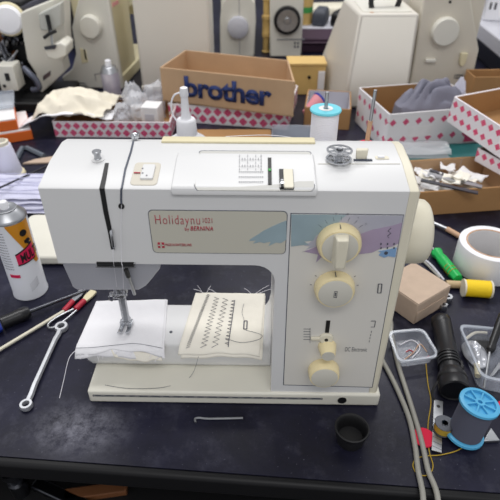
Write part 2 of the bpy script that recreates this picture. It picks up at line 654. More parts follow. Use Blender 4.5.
face_poly([(286.4, 220), (280, 222.5), (272, 226), (263, 230.5), (258, 234), (250.5, 238.5), (249, 240.5), (256, 240), (253, 243), (260, 241.5), (264, 242.5), (271, 241), (268.5, 245.5), (276, 242), (281, 242.5), (286.4, 239)], 'brush_stroke', M['teal'])

# right control panel with pastel strokes
P4 = [F(290.5, 213), F(404, 214.5), F(372.5, 387.5), F(283, 385)]
MB().prism([(p.x, p.z) for p in P4], fl, .001, -.0002).build('panel_border', M['seam'], mach)
P4 = [F(291.3, 213.7), F(403.2, 215.2), F(371.8, 386.7), F(283.8, 384.2)]
MB().prism([(p.x, p.z) for p in P4], fl, .001, -.0005).build('control_panel', M['panel'], mach)
face_poly([(291.2, 214), (346, 214.5), (338, 222), (326, 229), (316, 235), (313, 240), (304, 241), (309, 244), (298, 245), (291, 246)], 'brush_stroke', M['teal'])
face_poly([(346, 214.5), (403, 215.2), (402, 222), (392, 225), (372, 229), (350, 237), (338, 240), (322, 244), (306, 249), (302, 252), (310, 246), (304, 245), (313, 240), (316, 235), (326, 229), (338, 222)], 'brush_stroke', mat('print_mauve_grey', (178, 178, 190), .5, var=.05, scale=60), y1=-.0008)
face_poly([(402, 222), (398, 243), (392, 246), (380, 248), (372, 252), (356, 254), (348, 260), (338, 258), (326, 252), (316, 262), (318, 254), (304, 251), (322, 244), (338, 240), (350, 237), (372, 229), (392, 225)], 'brush_stroke', M['lilac'])
face_poly([(396.5, 247), (395, 256.5), (388, 255.5), (384, 257), (378.5, 254.5), (381, 251.5), (378, 250.5), (386, 249.5)], 'brush_stroke', M['skyprint'], y1=-.0011)


# dials
def dial(px, py, prof, mname, capr, capm, name, lean=0):
    c = F(px, py, 0)
    t = MB().lathe(prof, (c.x, 0, c.z), (0, -1, 0), 40).build(name, M[mname], mach)
    h = prof[-1][1]
    MB().lathe([(capr, h - .001), (capr, h + .0004), (capr - .001, h + .0008)], (c.x, 0, c.z), (0, -1, 0), 40).build('dial_face', M[capm], t)
    return t, c, h


d1, c1, h1 = dial(338.5, 240.5, [(.0178, 0), (.0184, .002), (.0176, .0085), (.0160, .0105)], 'knob_yel', .0146, 'knob_face', 'width_dial')
mb = MB()
mb.loft([[(c1.x + sx * w, -yy, c1.z + zz) for sx, zz in ((-1, .0135), (1, .0135), (1, -.0145), (-1, -.0145))] for yy, w in ((.0100, .0062), (.0150, .0052), (.0200, .0045))])
mb.build('dial_grip', M['cream'], d1, bevel=.0012)
d2, c2, h2 = dial(334, 286, [(.0172, 0), (.0178, .002), (.0170, .0085), (.0156, .0105)], 'knob_yel', .0146, 'knob_face', 'length_dial')
mb = MB()
for dx, dz, sx, sz in ((-.0012, 0, .0004, .0070), (.0012, 0, .0004, .0070), (0, .0033, .0024, .0005), (0, -.0033, .0024, .0005), (0, 0, .0009, .004)):
    mb.box((c2.x + dx, -.0114, c2.z + dz), (sx, .0003, sz))
mb.build('dial_symbol', M['ink'], d2)
mb = MB()
for c, h in ((c1, h1), (c2, h2)):
    mb.box((c.x - .001, -.006, c.z + .0179), (.0006, .007, .0004))
mb.build('dial_pointer', M['ink'], mach)
d3, c3, h3 = dial(323.3, 368.5, [(.0148, 0), (.0154, .002), (.0148, .0105), (.0138, .0122)], 'knob_yel', .0129, 'knob_face', 'balance_dial')
# darning slider and lever
a = F(327.5, 326)
MB().box((a.x, -.0007, a.z), (.0036, .0012, .0150)).build('slider_slot', M['dark'], mach)
c = F(326, 337.5)
t = MB().lathe([(.0066, 0), (.0068, .0022), (.0056, .0032)], (c.x, 0, c.z), (0, -1, 0), 24)
t.box((c.x - .0085, -.0016, c.z), (.012, .0022, .0034))
t = t.build('slider_lever', M['cream'], mach, bevel=.0005)
MB().lathe([(.0018, 0), (.0018, .0036)], (c.x, 0, c.z), (0, -1, 0), 12).build('lever_hole', M['dark'], t)
c = F(327, 345.5)
t = MB().lathe([(.0088, 0), (.0084, .004), (.0068, .0120), (.0064, .0130)], (c.x, 0, c.z), (0, -1, -.05), 28).build('needle_position_knob', M['knob_yel'], mach)
MB().lathe([(.0060, .0125), (.0060, .0136)], (c.x, 0, c.z), (0, -1, -.05), 28).build('dial_face', M['knob_face'], t)

# printed scales and symbols on the panel
mb = MB()
for k, ang in enumerate((-48, -32, -16, 0, 16, 32, 48)):
    a = math.radians(ang)
    d = Vector((math.sin(a), 0, math.cos(a)))
    p0 = Vector((c1.x, -.0008, c1.z)) + d * .0200
    mb.tube([p0, p0 + d * .0038], .0002, 4)
mb.build('dial_scale', M['ink'], mach)
mb = MB()
for ang in (-85, -55):
    a = math.radians(ang)
    d = Vector((math.sin(a), 0, math.cos(a)))
    p0 = Vector((c2.x, -.0008, c2.z)) + d * .0195
    mb.tube([p0, p0 + d * .0018], .0002, 4)
mb.build('dial_scale', M['ink'], mach)
mb = MB()
for ang in (55, 85):
    a = math.radians(ang)
    d = Vector((math.sin(a), 0, math.cos(a)))
    p0 = Vector((c2.x, -.0008, c2.z)) + d * .0195
    mb.tube([p0, p0 + d * .0018], .0002, 4)
mb.build('dial_scale', M['ink'], mach)
mb = MB()
for j in range(5):
    p0 = F(303.5, 329 + j * 2.6, -.0008)
    mb.tube([p0, p0 + Vector((.0065, 0, 0))], .0002, 4)
mb.tube([F(310, 328, -.0008), F(310, 343, -.0008)], .0002, 4)
mb.build('slider_scale', M['ink'], mach)
for k, s in enumerate('012345'):
    a = math.radians(-50 + 20 * k)
    p0 = Vector((c1.x + math.sin(a) * .0262, -.0008, c1.z + math.cos(a) * .0262))
    text_mb(s, lambda u, v: (p0.x - .0007 + .0014 * u, p0.y, p0.z - .001 + .002 * v)).build('scale_digit', M['ink'], mach)
mb = MB()
zz = [F(391, 228, -.001), F(388, 231, -.001), F(391, 233, -.001), F(387.5, 236, -.001), F(389, 238, -.001)]
mb.tube(zz, .0003, 4)
for i in range(3):
    for j in range(2):
        q = F(381 + i * 6.5, 244 + j * 4, -.0011)
        mb.box(q, (.0010, .0003, .0018))
q = F(386, 253, -.0012)
mb.lathe([(.0016, 0), (.0016, .0003), (.0010, .0003)], q, (0, -1, 0), 12)
mb.build('printed_symbol', M['ink'], mach)
mb = MB()
for px in (378, 381.5):
    mb.tube([F(px + .5, 284, -.0008), F(px - .5, 293, -.0008)], .0005, 4)
mb.tube([F(378.5, 284, -.0008), F(382, 284, -.0008)], .0003, 4)
mb.tube([F(377.5, 293, -.0008), F(381, 293, -.0008)], .0003, 4)
mb.build('printed_symbol', M['ink'], mach)
mb = MB()
mb.tube([F(371, 321, -.0008), F(375.5, 321, -.0008), F(374.5, 327, -.0008), F(371, 327, -.0008)], .00035, 4)
for j in range(4):
    mb.tube([F(371.5 - j * .7, 331 + j * 3.2, -.0008), F(371.2 - j * .7, 332.6 + j * 3.2, -.0008)], .0003, 4)
mb.build('printed_symbol', M['ink'], mach)
face_text('DC Electronic', 345, 347.5, 367.5, 351.3, 'lettering', M['ink'], bold=-.02)

# horizontal slot with chrome lip under the face
a, b = F(97, 263, 0), F(134.5, 263, 0)
MB().box(((a.x + b.x) / 2, -.0006, a.z), (b.x - a.x, .0016, .0028)).build('face_slot', M['dark'], mach)
MB().box(((a.x + b.x) / 2, -.0018, a.z - .0022), (b.x - a.x + .0015, .0022, .0011)).build('slot_lip', M['chrome'], mach)
MB().box((b.x + .0004, -.0016, a.z - .0004), (.0012, .002, .0040)).build('slot_clip', M['chrome'], mach)

# needle bar, clamp and presser foot
ft = on_z(126, 329, .0585)
ft = Rm @ ft
nx, ny = ft.x, ft.y
CLZ = F(126, 294, ny).z
ftz = .0600
mb = MB()
top = F(124.5, 290, .045)
mb.cyl((nx - .0005, ny, .150), (nx - .0005, ny, CLZ), .0026, n=14)
mb.build('needle_bar', M['steel'], mach)
mb = MB()
mb.cyl((nx + .0030, ny + .010, .150), (nx + .0030, ny + .010, CLZ - .006), .0030, n=14)
mb.build('presser_bar', M['steel'], mach)
mb = MB()
mb.box((nx, ny, CLZ), (.012, .009, .006))
mb.cyl((nx - .004, ny, CLZ), (nx - .0095, ny - .001, CLZ), .0024, n=14)
mb.cyl((nx + .004, ny, CLZ), (nx + .0085, ny - .001, CLZ), .0016, n=14)
mb.build('needle_clamp', M['chrome'], mach, bevel=.001)
MB().tube([(nx - .004, ny - .005, CLZ + .003), (nx - .0085, ny - .006, CLZ + .002), (nx - .0095, ny - .006, CLZ - .002), (nx - .0065, ny - .006, CLZ - .004), (nx - .004, ny - .006, CLZ - .001)], .0006, 6, smooth=4).build('thread_hook', M['chrome'], mach)
MB().cyl((nx - .0005, ny - .001, CLZ), (nx - .0005, ny - .001, ftz + .002), .0006, .0003, n=8).build('needle', M['chrome'], mach)
foot = MB()
foot.loft([[(nx + sx * w, ny + .006 + dy, z) for sx, dy in ((-1, -.003), (1, -.003), (1, .003), (-1, .003))] for z, w in ((CLZ - .004, .0046), (CLZ - .009, .0046), (CLZ - .012, .0034), (.070, .0034), (.066, .0050))])
foot.build('foot_shank', M['steel'], mach, bevel=.0006)
mb = MB()
for sx in (-1, 1):
    mb.loft([[(nx + sx * (.0042) + dx, y, z) for dx in (-.0022, .0022) for z in ((zb, zb + .0022) if dx < 0 else (zb + .0022, zb))] for y, zb in ((ny + .010, ftz), (ny - .004, ftz), (ny - .009, ftz + .0012), (ny - .0115, ftz + .0032))])
mb.box((nx, ny + .006, ftz + .003), (.0135, .006, .004))
mb.build('foot_sole', M['chrome'], mach, bevel=.0004)
# tilted black-tipped needle threader rod in front of the head
mb = MB()
p0, p1 = F(126.5, 271, -.001), F(134.5, 294, .020)
mb.tube([p0, p0.lerp(p1, .5), p1], .0016, 10)
mb.build('threader_rod', M['steel'], mach)
MB().tube([p0 + (p0 - p1) * .05, p0.lerp(p1, .22)], .0021, 10).build('threader_tip', M['dark'], mach)
# upper thread from groove eye and lever to the needle
MB().tube([F(121.5, 205, -.0012), F(121, 235, -.0022), F(121.5, 261, -.0045), F(122.5, 268, -.0045), F(123, 292, .02), (nx - .002, ny - .005, CLZ)], .00025, 4, smooth=4).build('upper_thread', M['thread_white'], mach)
MB().tube([F(113, 249, -.002), F(113.5, 262, -.0035), F(117, 290, .02), (nx - .003, ny - .005, CLZ)], .00022, 4, smooth=4).build('upper_thread', M['thread_white'], mach)

# handwheel
wy = .050
wc = F(413, 231, wy)
mb = MB()
mb.lathe([(.0285, .000), (.0298, .003), (.0300, .021), (.0292, .0265), (.0268, .0293), (.018, .0306), (.004, .0310)], (XR - .001, wy, wc.z), (1, 0, 0), 56)
hw = mb.build('handwheel', M['cream'], mach, angle=50)
MB().lathe([(.0120, -.004), (.0120, .002)], (XR - .001, wy, wc.z), (1, 0, 0), 30).build('wheel_hub', M['shell'], hw)
MB().lathe([(.0150, .0306), (.0146, .0325), (.0120, .0335)], (XR - .001, wy, wc.z), (1, 0, 0), 30).build('release_knob', M['cream'], hw)

# bobbin winder on the top: spindle with a metal bobbin's double disc, cream stop, eyelet
p = S(338.5, 160.5)
bz = p.z
t = MB().cyl((p.x, p.y, bz - .001), (p.x, p.y, bz + .0115), .0018, n=12).build('winder_spindle', M['steel'], mach)
stop = S(360.5, 158.5)
mb = MB()
mb.loft([[(stop.x + dx, stop.y + dy, stop.z + h) for dx, dy in ((-a, -.0025), (a, -.0025), (a + .001, .0025), (-a + .001, .0025))] for h, a in ((-.0005, .0042), (.0042, .0048), (.0085, .0050))])
mb.build('winder_stop', M['cream'], mach, bevel=.001)
a = S(353, 160.5)
MB().box((a.x + .008, a.y, a.z + .0004), (.0150, .0022, .0012)).build('winder_slot', M['seam'], mach)
a = S(382, 158)
MB().prism(rounded(a.x - .0055, a.y - .0026, a.x + .0055, a.y + .0026, .001), lambda u, v, d: (u, v, d), a.z - .001, a.z + .0005).build('lid_recess', M['cream'], mach)
MB().box((a.x - .001, a.y - .0004, a.z + .0012), (.0055, .0028, .002)).build('lid_catch', M['white_pl'], mach, bevel=.0005)
# edge of the raised lid along the winder
ribbon([(S(318, 164), UP), (S(400, 164), UP)], .0006, .0003, 'lid_seam', M['plate'], dirv=(0, 1, 0))

# two spool pins behind the top, on a folding carrier
mb = MB()
pinz = .243
sp1 = F(323, 141, .106)
sp2 = F(367, 142, .112)
mb.box(((sp1.x + sp2.x) / 2, .100, pinz - .004), (sp2.x - sp1.x + .02, .028, .006))
mb.build('spool_pin_carrier', M['cream'], mach, bevel=.0015)
def pin_top(px, py, y):
    return F(px, py, y)
t1, t2 = F(325, 92, sp1.y), F(371, 90, sp2.y)
MB().cyl((sp1.x, sp1.y, pinz - .001), (sp1.x, sp1.y, t1.z), .0017, n=12).build('spool_pin', M['steel'], mach)
MB().cyl((sp2.x, sp2.y, pinz - .001), (sp2.x + .001, sp2.y, t2.z), .0016, n=12).build('spool_pin', M['steel'], mach)
MB().cyl((sp2.x, sp2.y, pinz), (sp2.x + .0004, sp2.y, pinz + (t2.z - pinz) * .45), .0023, n=12).build('pin_sleeve', M['tan_h'], mach)
MB().lathe([(.0080, 0), (.0082, .0015), (.0075, .0024)], (sp2.x, sp2.y, pinz - .001), (0, 0, 1), 24).build('felt_washer', M['red_felt'], mach)
mw = Matrix.Rotation(YAW, 3, 'Z')


# bobbin held on the winder (a thing of its own)
wp = mw @ Vector((p.x, p.y, bz))
t = thing('metal_bobbin', 'empty pierced chrome bobbin on the winder spindle atop the machine', 'bobbin', (wp.x, wp.y, wp.z + .0012))
for z in (0.0, .0075):
    mb = MB()
    mb.lathe([(.0026, z), (.0026, z + .0008), (.0050, z + .0008), (.0050, z)], n=20, caps=False)
    mb.lathe([(.0088, z), (.0088, z + .0008), (.0106, z + .0008), (.0106, z), (.0088, z)], n=28, caps=False)
    for k in range(6):
        a = k * PI / 3 + z * 40
        mb.box((math.cos(a) * .0069, math.sin(a) * .0069, z + .0004), (.0045, .0028, .0008), Matrix.Rotation(a, 3, 'Z'))
    mb.build('flange', M['chrome'], t)
MB().lathe([(.0030, 0), (.0030, .0083), (.0024, .0083), (.0024, 0)], n=16, caps=False).build('core', M['chrome'], t)

# thread spool on the front pin
wp = mw @ Vector((sp1.x, sp1.y, pinz))
ztop_sp = F(323, 109, sp1.y).z
hh = ztop_sp - pinz + .001
t = thing('thread_spool', 'white thread spool with aqua rims standing on the machine\'s spool pin', 'spool', (wp.x, wp.y, pinz - .0005))
r_ = .0126
for z in (0, hh - .0024):
    MB().lathe([(.0020, z), (.0020, z + .0024), (r_ + .0012, z + .0024), (r_ + .0018, z + .0012), (r_ + .0012, z)], n=36, caps=False).lathe([(.0019, z), (r_, z)], n=36, caps=False).build('rim', M['aqua_pl'], t)
mb = MB()
prf = [(r_ - .003, .0025)]
nW = 40
for k in range(nW + 1):
    prf.append((r_ - (.0003 if k % 2 else 0), .0026 + (hh - .0052) * k / nW))
prf.append((r_ - .003, hh - .0025))
mb.lathe(prf, n=36)
mb.build('wound_thread', M['thread_white'], t)
MB().lathe([(.0065, hh), (.0065, hh + .0004), (.0026, hh + .0004), (.0026, hh)], n=30, caps=False).build('paper_disc', M['paper'], t)
# loose thread from this spool to the guide
MB().tube([(-.0138, -.002, .006), (-.030, -.005, .012), (-.055, -.012, .0175), (-.09, -.022, .0205)], .0003, 5, smooth=5).build('loose_thread', M['thread_white'], t)

# ================================================================== fabric on the free arm
ARMT = .0562


def drape_z(y, edge=.031, top=.0575, rad=.012):
    """height of cloth lying on the free arm and hanging over its front edge (arc-length style)."""
    return top


def over_edge(s, top, edge, droop):
    """s: distance forward from the edge (>0 hangs over). returns (y, z)."""
    if s <= 0:
        return edge - s, top
    k = min(s / .012, 1.0)
    a = droop * k
    y = edge - math.sin(a) / max(droop, .01) * .012 * 1.0 if s < .012 else edge - (math.sin(droop) / droop) * .012 - (s - .012) * math.cos(droop)
    z = top - (1 - math.cos(a)) / max(droop, .01) * .012 if s < .012 else top - (1 - math.cos(droop)) / droop * .012 - (s - .012) * math.sin(droop)
    return y, z


def cloth_piece(quad, top, edge, droop, wob, seed, wave=.0016):
    """quad: back-left, back-right, front-right, front-left as (x, distance forward of the arm's edge)."""
    bl, br, fr, fl_ = quad

    def fn(u, v):
        x = (bl[0] * (1 - u) + br[0] * u) * (1 - v) + (fl_[0] * (1 - u) + fr[0] * u) * v
        s = (bl[1] * (1 - u) + br[1] * u) * (1 - v) + (fl_[1] * (1 - u) + fr[1] * u) * v
        s += v ** 3 * wave * (math.sin(u * 5.2 + seed) + .35 * math.sin(u * 17 + seed * 2))
        y, z = over_edge(s, top, edge, droop)
        w = wob * (nz(x * 38, s * 38, seed) + .5 * nz(x * 95, s * 95, seed + 3))
        return Vector((x, y - (w * .8 if s > .004 else 0), z + max(w, -.0004)))
    return fn


def wl(px, py, z):
    return Rm @ on_z(px, py, z)


# left swatch: white folded cotton under the presser foot
sw = thing('folded_fabric', 'folded white cotton under the presser foot with frayed front edge', 'fabric', (0, 0, 0), YAW)
xl, xr = wl(95, 303, .058).x, wl(163, 298, .058).x
fnW = cloth_piece([(xl + .001, -.063), (xr + .004, -.068), (xr + .012, .0115), (-.1795, .0125)], .0582, .0275, 1.05, .0014, 2.0, .0032)
MB().grid(fnW, 40, 44).build('top_layer', M['white_cloth'], sw, solid=.0012)
fnW2 = cloth_piece([(xl + .008, -.055), (xr + .002, -.060), (xr + .0105, .0185), (-.140, .0170)], .0570, .0272, 1.15, .0008, 5.0)
MB().grid(lambda u, v: fnW2(u, v) + Vector((0, 0, .0 if v < .8 else -.0006 * math.sin(u * 21))), 36, 40).build('inner_fold', M['cream_cloth'], sw, solid=.0008)
fnW3 = cloth_piece([(xl + .004, -.058), (xr - .01, -.060), (xr - .012, .0145), (-.181, .0175)], .0574, .0273, 1.15, .0010, 9.0)
MB().grid(fnW3, 30, 36).build('lower_layer', M['white_cloth'], sw, solid=.0008)
# rolled right-hand fold
rl = [fnW(1.0, v) + Vector((.0, 0, -.0012)) for v in [k / 14 for k in range(15)]]
MB().tube(rl, .0017, 8, smooth=2).build('rolled_edge', M['white_cloth'], sw)
mb = MB()
for k in range(16):
    u = random.uniform(.05, .98)
    p = fnW(u, 1.0)
    d = Vector((random.uniform(-.006, .006), random.uniform(-.007, -.001), random.uniform(-.007, -.001)))
    mb.tube([p, p + d * .5 + Vector((random.uniform(-.002, .002), 0, 0)), p + d], .00022, 4, smooth=3)
p = fnW(.0, .93)
mb.tube([p, p + Vector((-.006, -.008, -.004)), p + Vector((-.011, -.022, -.022)), p + Vector((-.014, -.034, -.034))], .00035, 4, smooth=4)
mb.build('frayed_threads', M['thread_white'], sw)
mb = MB()
mb.tube([fnW(-.03, .90) + Vector((0, -.001, .001)), fnW(.2, .905) + Vector((0, -.001, .0012)), fnW(.5, .91) + Vector((0, -.001, .0012)), fnW(.7, .89) + Vector((0, -.001, .0012)), fnW(1, .90) + Vector((0, -.001, .0012))], .00022, 4, smooth=5)
mb.build('loose_dark_thread', M['thread_dark'], sw)

# centre swatch with rows of test stitches
st = thing('stitch_sample', 'cream cotton swatch with rows of dark test stitching on the free arm', 'fabric', (0, 0, 0), YAW)
b0, b1 = wl(196, 291, .0585), wl(265, 292, .0585)
fnS = cloth_piece([(b0.x, -(b0.y - .031)), (b1.x, -(b1.y - .031)), (wl(259, 345, .0585).x + .001, .0130), (wl(179, 345, .0585).x - .0005, .0115)], .0586, .0275, 1.0, .0009, 14.0)
MB().grid(fnS, 40, 44).build('top_layer', M['cream_cloth'], st, solid=.0009)
fnS2 = cloth_piece([(b0.x + .002, -(b0.y - .034)), (b1.x + .0005, -(b1.y - .033)), (wl(259, 345, .0585).x + .0035, .0155), (wl(179, 345, .0585).x + .002, .0140)], .0574, .0273, 1.1, .0006, 14.0)
MB().grid(fnS2, 36, 40).build('under_layer', M['cream_cloth'], st, solid=.0009)


def stitch(fn, u0, u1, v0, v1, amp, n, r=.00026, kind='zig'):
    pts = []
    for k in range(n + 1):
        t = k / n
        u, v = u0 + (u1 - u0) * t, v0 + (v1 - v0) * t
        if kind == 'zig':
            u += amp * (1 if k % 2 else -1)
        pts.append(fn(u, v) + Vector((0, -.0003, .0008)))
    return pts


def row(name, *a, **k):
    MB().tube(stitch(fnS, *a, **k), k.get('r', .00026), 4).build(name, M['thread_dark'], st)


row('stitch_row', .19, .11, .03, .93, .022, 64)
row('stitch_row', .32, .30, .08, .92, .036, 28)
row('stitch_row', .45, .44, .10, .93, .038, 22)
mb = MB()
nn = 26
for k in range(nn):
    v = .14 + .78 * k / nn
    u = .585 + .02 * k / nn
    q = fnS(u, v) + Vector((0, -.0003, .0008))
    q2 = fnS(u, v + .78 / nn) + Vector((0, -.0003, .0008))
    mb.tube([q, q2], .00045, 4)
    if k % 2 == 0:
        mb.tube([q, fnS(u - .045, v + .012) + Vector((0, -.0003, .0008)), q2], .0003, 4)
mb.build('stitch_row', M['thread_dark'], st)
mb = MB()
for u in (.755, .795):
    mb.tube([fnS(u, .50) + Vector((0, 0, .0008)), fnS(u + .01, .64) + Vector((0, 0, .0008))], .0006, 5)
mb.tube([fnS(.755, .50) + Vector((0, 0, .0008)), fnS(.795, .50) + Vector((0, 0, .0008))], .0005, 5)
mb.tube([fnS(.765, .64) + Vector((0, 0, .0008)), fnS(.805, .64) + Vector((0, 0, .0008))], .0005, 5)
mb.build('buttonhole', M['thread_dark'], st)
mb = MB()
mb.tube([fnS(.72, .2) + Vector((0, 0, .001)), fnS(.71, .35) + Vector((0, 0, .001)), fnS(.76, .5) + Vector((0, 0, .001))], .0002, 4, smooth=4)
mb.tube([fnS(.79, .66) + Vector((0, 0, .001)), fnS(1.0, .72) + Vector((0, 0, .001)), fnS(.96, .8) + Vector((0, 0, .001)), fnS(.75, .86) + Vector((0, 0, .001)), fnS(.55, .80) + Vector((0, 0, .001))], .0002, 4, smooth=4)
mb.build('loose_dark_thread', M['thread_dark'], st)
mb = MB()
for u, d in ((.12, (-.012, .002, .004)), (.1, (-.006, .006, .006)), (.16, (.004, .008, .004)), (.8, (-.008, .006, .003)), (.86, (.016, .006, .008)), (.9, (.022, .004, .006)), (.3, (-.010, .004, .003))):
    q = fnS(u, 0)
    mb.tube([q, q + Vector(d) * .5 + Vector((0, 0, .001)), q + Vector(d)], .00025, 4, smooth=3)
mb.build('frayed_threads', M['thread_white'], st)
# thread tail trailing from sample to the base plate
MB().tube([fnS(.25, 1.0) + Vector((0, -.001, -.001)), Rm @ on_z(190, 377, .0184), Rm @ on_z(165, 387, .0184), Rm @ on_z(130, 388.5, .0184), Rm @ on_z(105, 385, .0184)], .00022, 4, smooth=6).build('thread_tail', M['thread_dark'], st)
# ================================================================== BENCH
DYAW = math.radians(-4.5)
bench_m = bpy.data.materials.new('bench_black')
bench_m.use_nodes = True
nt = bench_m.node_tree
bs = nt.nodes['Principled BSDF']
bs.inputs['Roughness'].default_value = 0.38
bs.inputs['Specular IOR Level'].default_value = 0.26
tc = nt.nodes.new('ShaderNodeTexCoord')
n1 = nt.nodes.new('ShaderNodeTexNoise'); n1.inputs['Scale'].default_value = 7; n1.inputs['Detail'].default_value = 8; n1.inputs['Roughness'].default_value = .7
n2 = nt.nodes.new('ShaderNodeTexNoise'); n2.inputs['Scale'].default_value = 160; n2.inputs['Detail'].default_value = 4
nt.links.new(tc.outputs['Object'], n1.inputs['Vector'])
nt.links.new(tc.outputs['Object'], n2.inputs['Vector'])
cr = nt.nodes.new('ShaderNodeValToRGB')
cr.color_ramp.elements[0].position = .35; cr.color_ramp.elements[0].color = (*lin((17, 17, 29)), 1)
cr.color_ramp.elements[1].position = .75; cr.color_ramp.elements[1].color = (*lin((36, 36, 58)), 1)
nt.links.new(n1.outputs['Fac'], cr.inputs['Fac'])
# pale dusty wear patch beside the machine's base
mp = nt.nodes.new('ShaderNodeMapping')
_pc = Matrix.Rotation(-DYAW, 3, 'Z') @ (on_z(80, 428, 0) - Vector((0, -.0815, 0)))
mp.inputs['Location'].default_value = (-_pc.x / .06, -_pc.y / .038, 0)
mp.inputs['Scale'].default_value = (1 / .06, 1 / .038, 1)
nt.links.new(tc.outputs['Object'], mp.inputs['Vector'])
gr_ = nt.nodes.new('ShaderNodeTexGradient'); gr_.gradient_type = 'SPHERICAL'
nt.links.new(mp.outputs['Vector'], gr_.inputs['Vector'])
mu = nt.nodes.new('ShaderNodeMath'); mu.operation = 'MULTIPLY'
n6 = nt.nodes.new('ShaderNodeTexNoise'); n6.inputs['Scale'].default_value = 70; n6.inputs['Detail'].default_value = 9; n6.inputs['Roughness'].default_value = .8
nt.links.new(tc.outputs['Object'], n6.inputs['Vector'])
sp6 = nt.nodes.new('ShaderNodeMapRange'); sp6.inputs['From Min'].default_value = .40; sp6.inputs['From Max'].default_value = .66
nt.links.new(n6.outputs['Fac'], sp6.inputs['Value'])
nt.links.new(gr_.outputs['Fac'], mu.inputs[0])
nt.links.new(sp6.outputs['Result'], mu.inputs[1])
mx = nt.nodes.new('ShaderNodeMix'); mx.data_type = 'RGBA'
nt.links.new(mu.outputs[0], mx.inputs['Factor'])
nt.links.new(cr.outputs['Color'], mx.inputs['A'])
mx.inputs['B'].default_value = (*lin((132, 132, 144)), 1)
n3 = nt.nodes.new('ShaderNodeTexNoise'); n3.inputs['Scale'].default_value = 330; n3.inputs['Detail'].default_value = 2
nt.links.new(tc.outputs['Object'], n3.inputs['Vector'])
sp3 = nt.nodes.new('ShaderNodeMapRange'); sp3.inputs['From Min'].default_value = .70; sp3.inputs['From Max'].default_value = .78
nt.links.new(n3.outputs['Fac'], sp3.inputs['Value'])
n4 = nt.nodes.new('ShaderNodeTexNoise'); n4.inputs['Scale'].default_value = 26; n4.inputs['Detail'].default_value = 7; n4.inputs['Roughness'].default_value = .75
nt.links.new(tc.outputs['Object'], n4.inputs['Vector'])
sp4 = nt.nodes.new('ShaderNodeMapRange'); sp4.inputs['From Min'].default_value = .52; sp4.inputs['From Max'].default_value = .85; sp4.inputs['To Max'].default_value = .30
nt.links.new(n4.outputs['Fac'], sp4.inputs['Value'])
ad = nt.nodes.new('ShaderNodeMath'); ad.operation = 'MAXIMUM'
m5 = nt.nodes.new('ShaderNodeMath'); m5.operation = 'MULTIPLY'; m5.inputs[1].default_value = .6
nt.links.new(sp3.outputs['Result'], m5.inputs[0])
nt.links.new(m5.outputs[0], ad.inputs[0]); nt.links.new(sp4.outputs['Result'], ad.inputs[1])
mx2 = nt.nodes.new('ShaderNodeMix'); mx2.data_type = 'RGBA'
nt.links.new(ad.outputs[0], mx2.inputs['Factor'])
nt.links.new(mx.outputs['Result'], mx2.inputs['A'])
mx2.inputs['B'].default_value = (*lin((112, 112, 126)), 1)
nt.links.new(mx2.outputs['Result'], bs.inputs['Base Color'])
bp = nt.nodes.new('ShaderNodeBump'); bp.inputs['Strength'].default_value = .08; bp.inputs['Distance'].default_value = .002
nt.links.new(n2.outputs['Fac'], bp.inputs['Height'])
nt.links.new(bp.outputs['Normal'], bs.inputs['Normal'])

bench = thing('workbench', 'black-topped workbench with worn surface carrying the machines and boxes', 'workbench', (0, -.0815, 0), DYAW)
# top: front edge passes through (0,-.0815)
MB().box((0, 1.14, -.011), (3.2, 2.28, .022)).build('bench_top', bench_m, bench)
MB().box((0, -.0025, -.0135), (3.2, .011, .025)).build('edge_strip', mat('edge_black', (11, 11, 14), .5, spec=.3), bench, bevel=.004, seg=3)
MB().box((0, .05, -.065), (3.2, .02, .08)).build('apron', M['black_mat'], bench)
for x in (-1.5, 1.5):
    for y in (.1, 2.1):
        MB().box((x, y, -.385), (.06, .06, .726)).build('bench_leg', M['black_mat'], bench, bevel=.004)
MB().box((0, .9, -.30), (2.9, 2.4, .016)).build('lower_shelf', M['black_mat'], bench)

fl_m = mat('floor_grey', (86, 84, 82), .7, var=.15, scale=3)
o = MB().box((0, 1.2, -.76), (7, 7, .02)).build('floor', fl_m); o['kind'] = 'structure'
wall_m = mat('wall_grey', (150, 150, 156), .8, var=.05, scale=2)
o = MB().box((0, 4.6, .74), (7, .1, 3.0)).build('wall_back', wall_m); o['kind'] = 'structure'


def part_box(c, s, name, m, parent, bevel=.001, rz=0.0):
    return MB().box(c, s, Matrix.Rotation(rz, 3, 'Z') if rz else None).build(name, m, parent, bevel=bevel)


# ------------------------------------------------------------------ items under the bench edge (on the lower shelf)
mb = MB()
mb.lathe([(.012, 0), (.013, .03), (.009, .032), (.009, .05), (.016, .052), (.016, .062), (.006, .064)], n=20)
t = mb.build('pipe_fitting', M['darksteel'])
t.location = on_z(22, 492, -.292)
tag(t, 'small grey metal fitting standing on the shelf under the bench edge', 'fitting')
for (px, py, l, a, nm, lb, m_) in ((96, 492, .09, .15, 'wood_strip', 'brown wooden strip lying in the dark under the bench', M['brownish']),
                                 (62, 496, .10, -.4, 'metal_rod', 'grey metal rod lying in the dark under the bench edge', M['darksteel'])):
    q = on_z(px, py, -.286)
    o = MB().box((0, 0, 0), (l, .018, .012)).build(nm, m_, bevel=.002)
    o.location = q
    o.rotation_euler = (0, 0, a)
    tag(o, lb, 'strip' if 'wood' in nm else 'rod')

# ------------------------------------------------------------------ small things at the front
q = on_z(351, 446, 0)
q.y += .007
cup = thing('rubber_cup', 'small black rubber cup standing in front of the machine', 'cup', q)
MB().lathe([(.0130, 0), (.0136, .002), (.0146, .012), (.0154, .0165), (.0166, .0178), (.0166, .0196), (.0154, .0200), (.0140, .0185), (.0125, .008), (.0118, .005), (.001, .005)], n=40).build('cup_wall', M['rubber'], cup, angle=60)

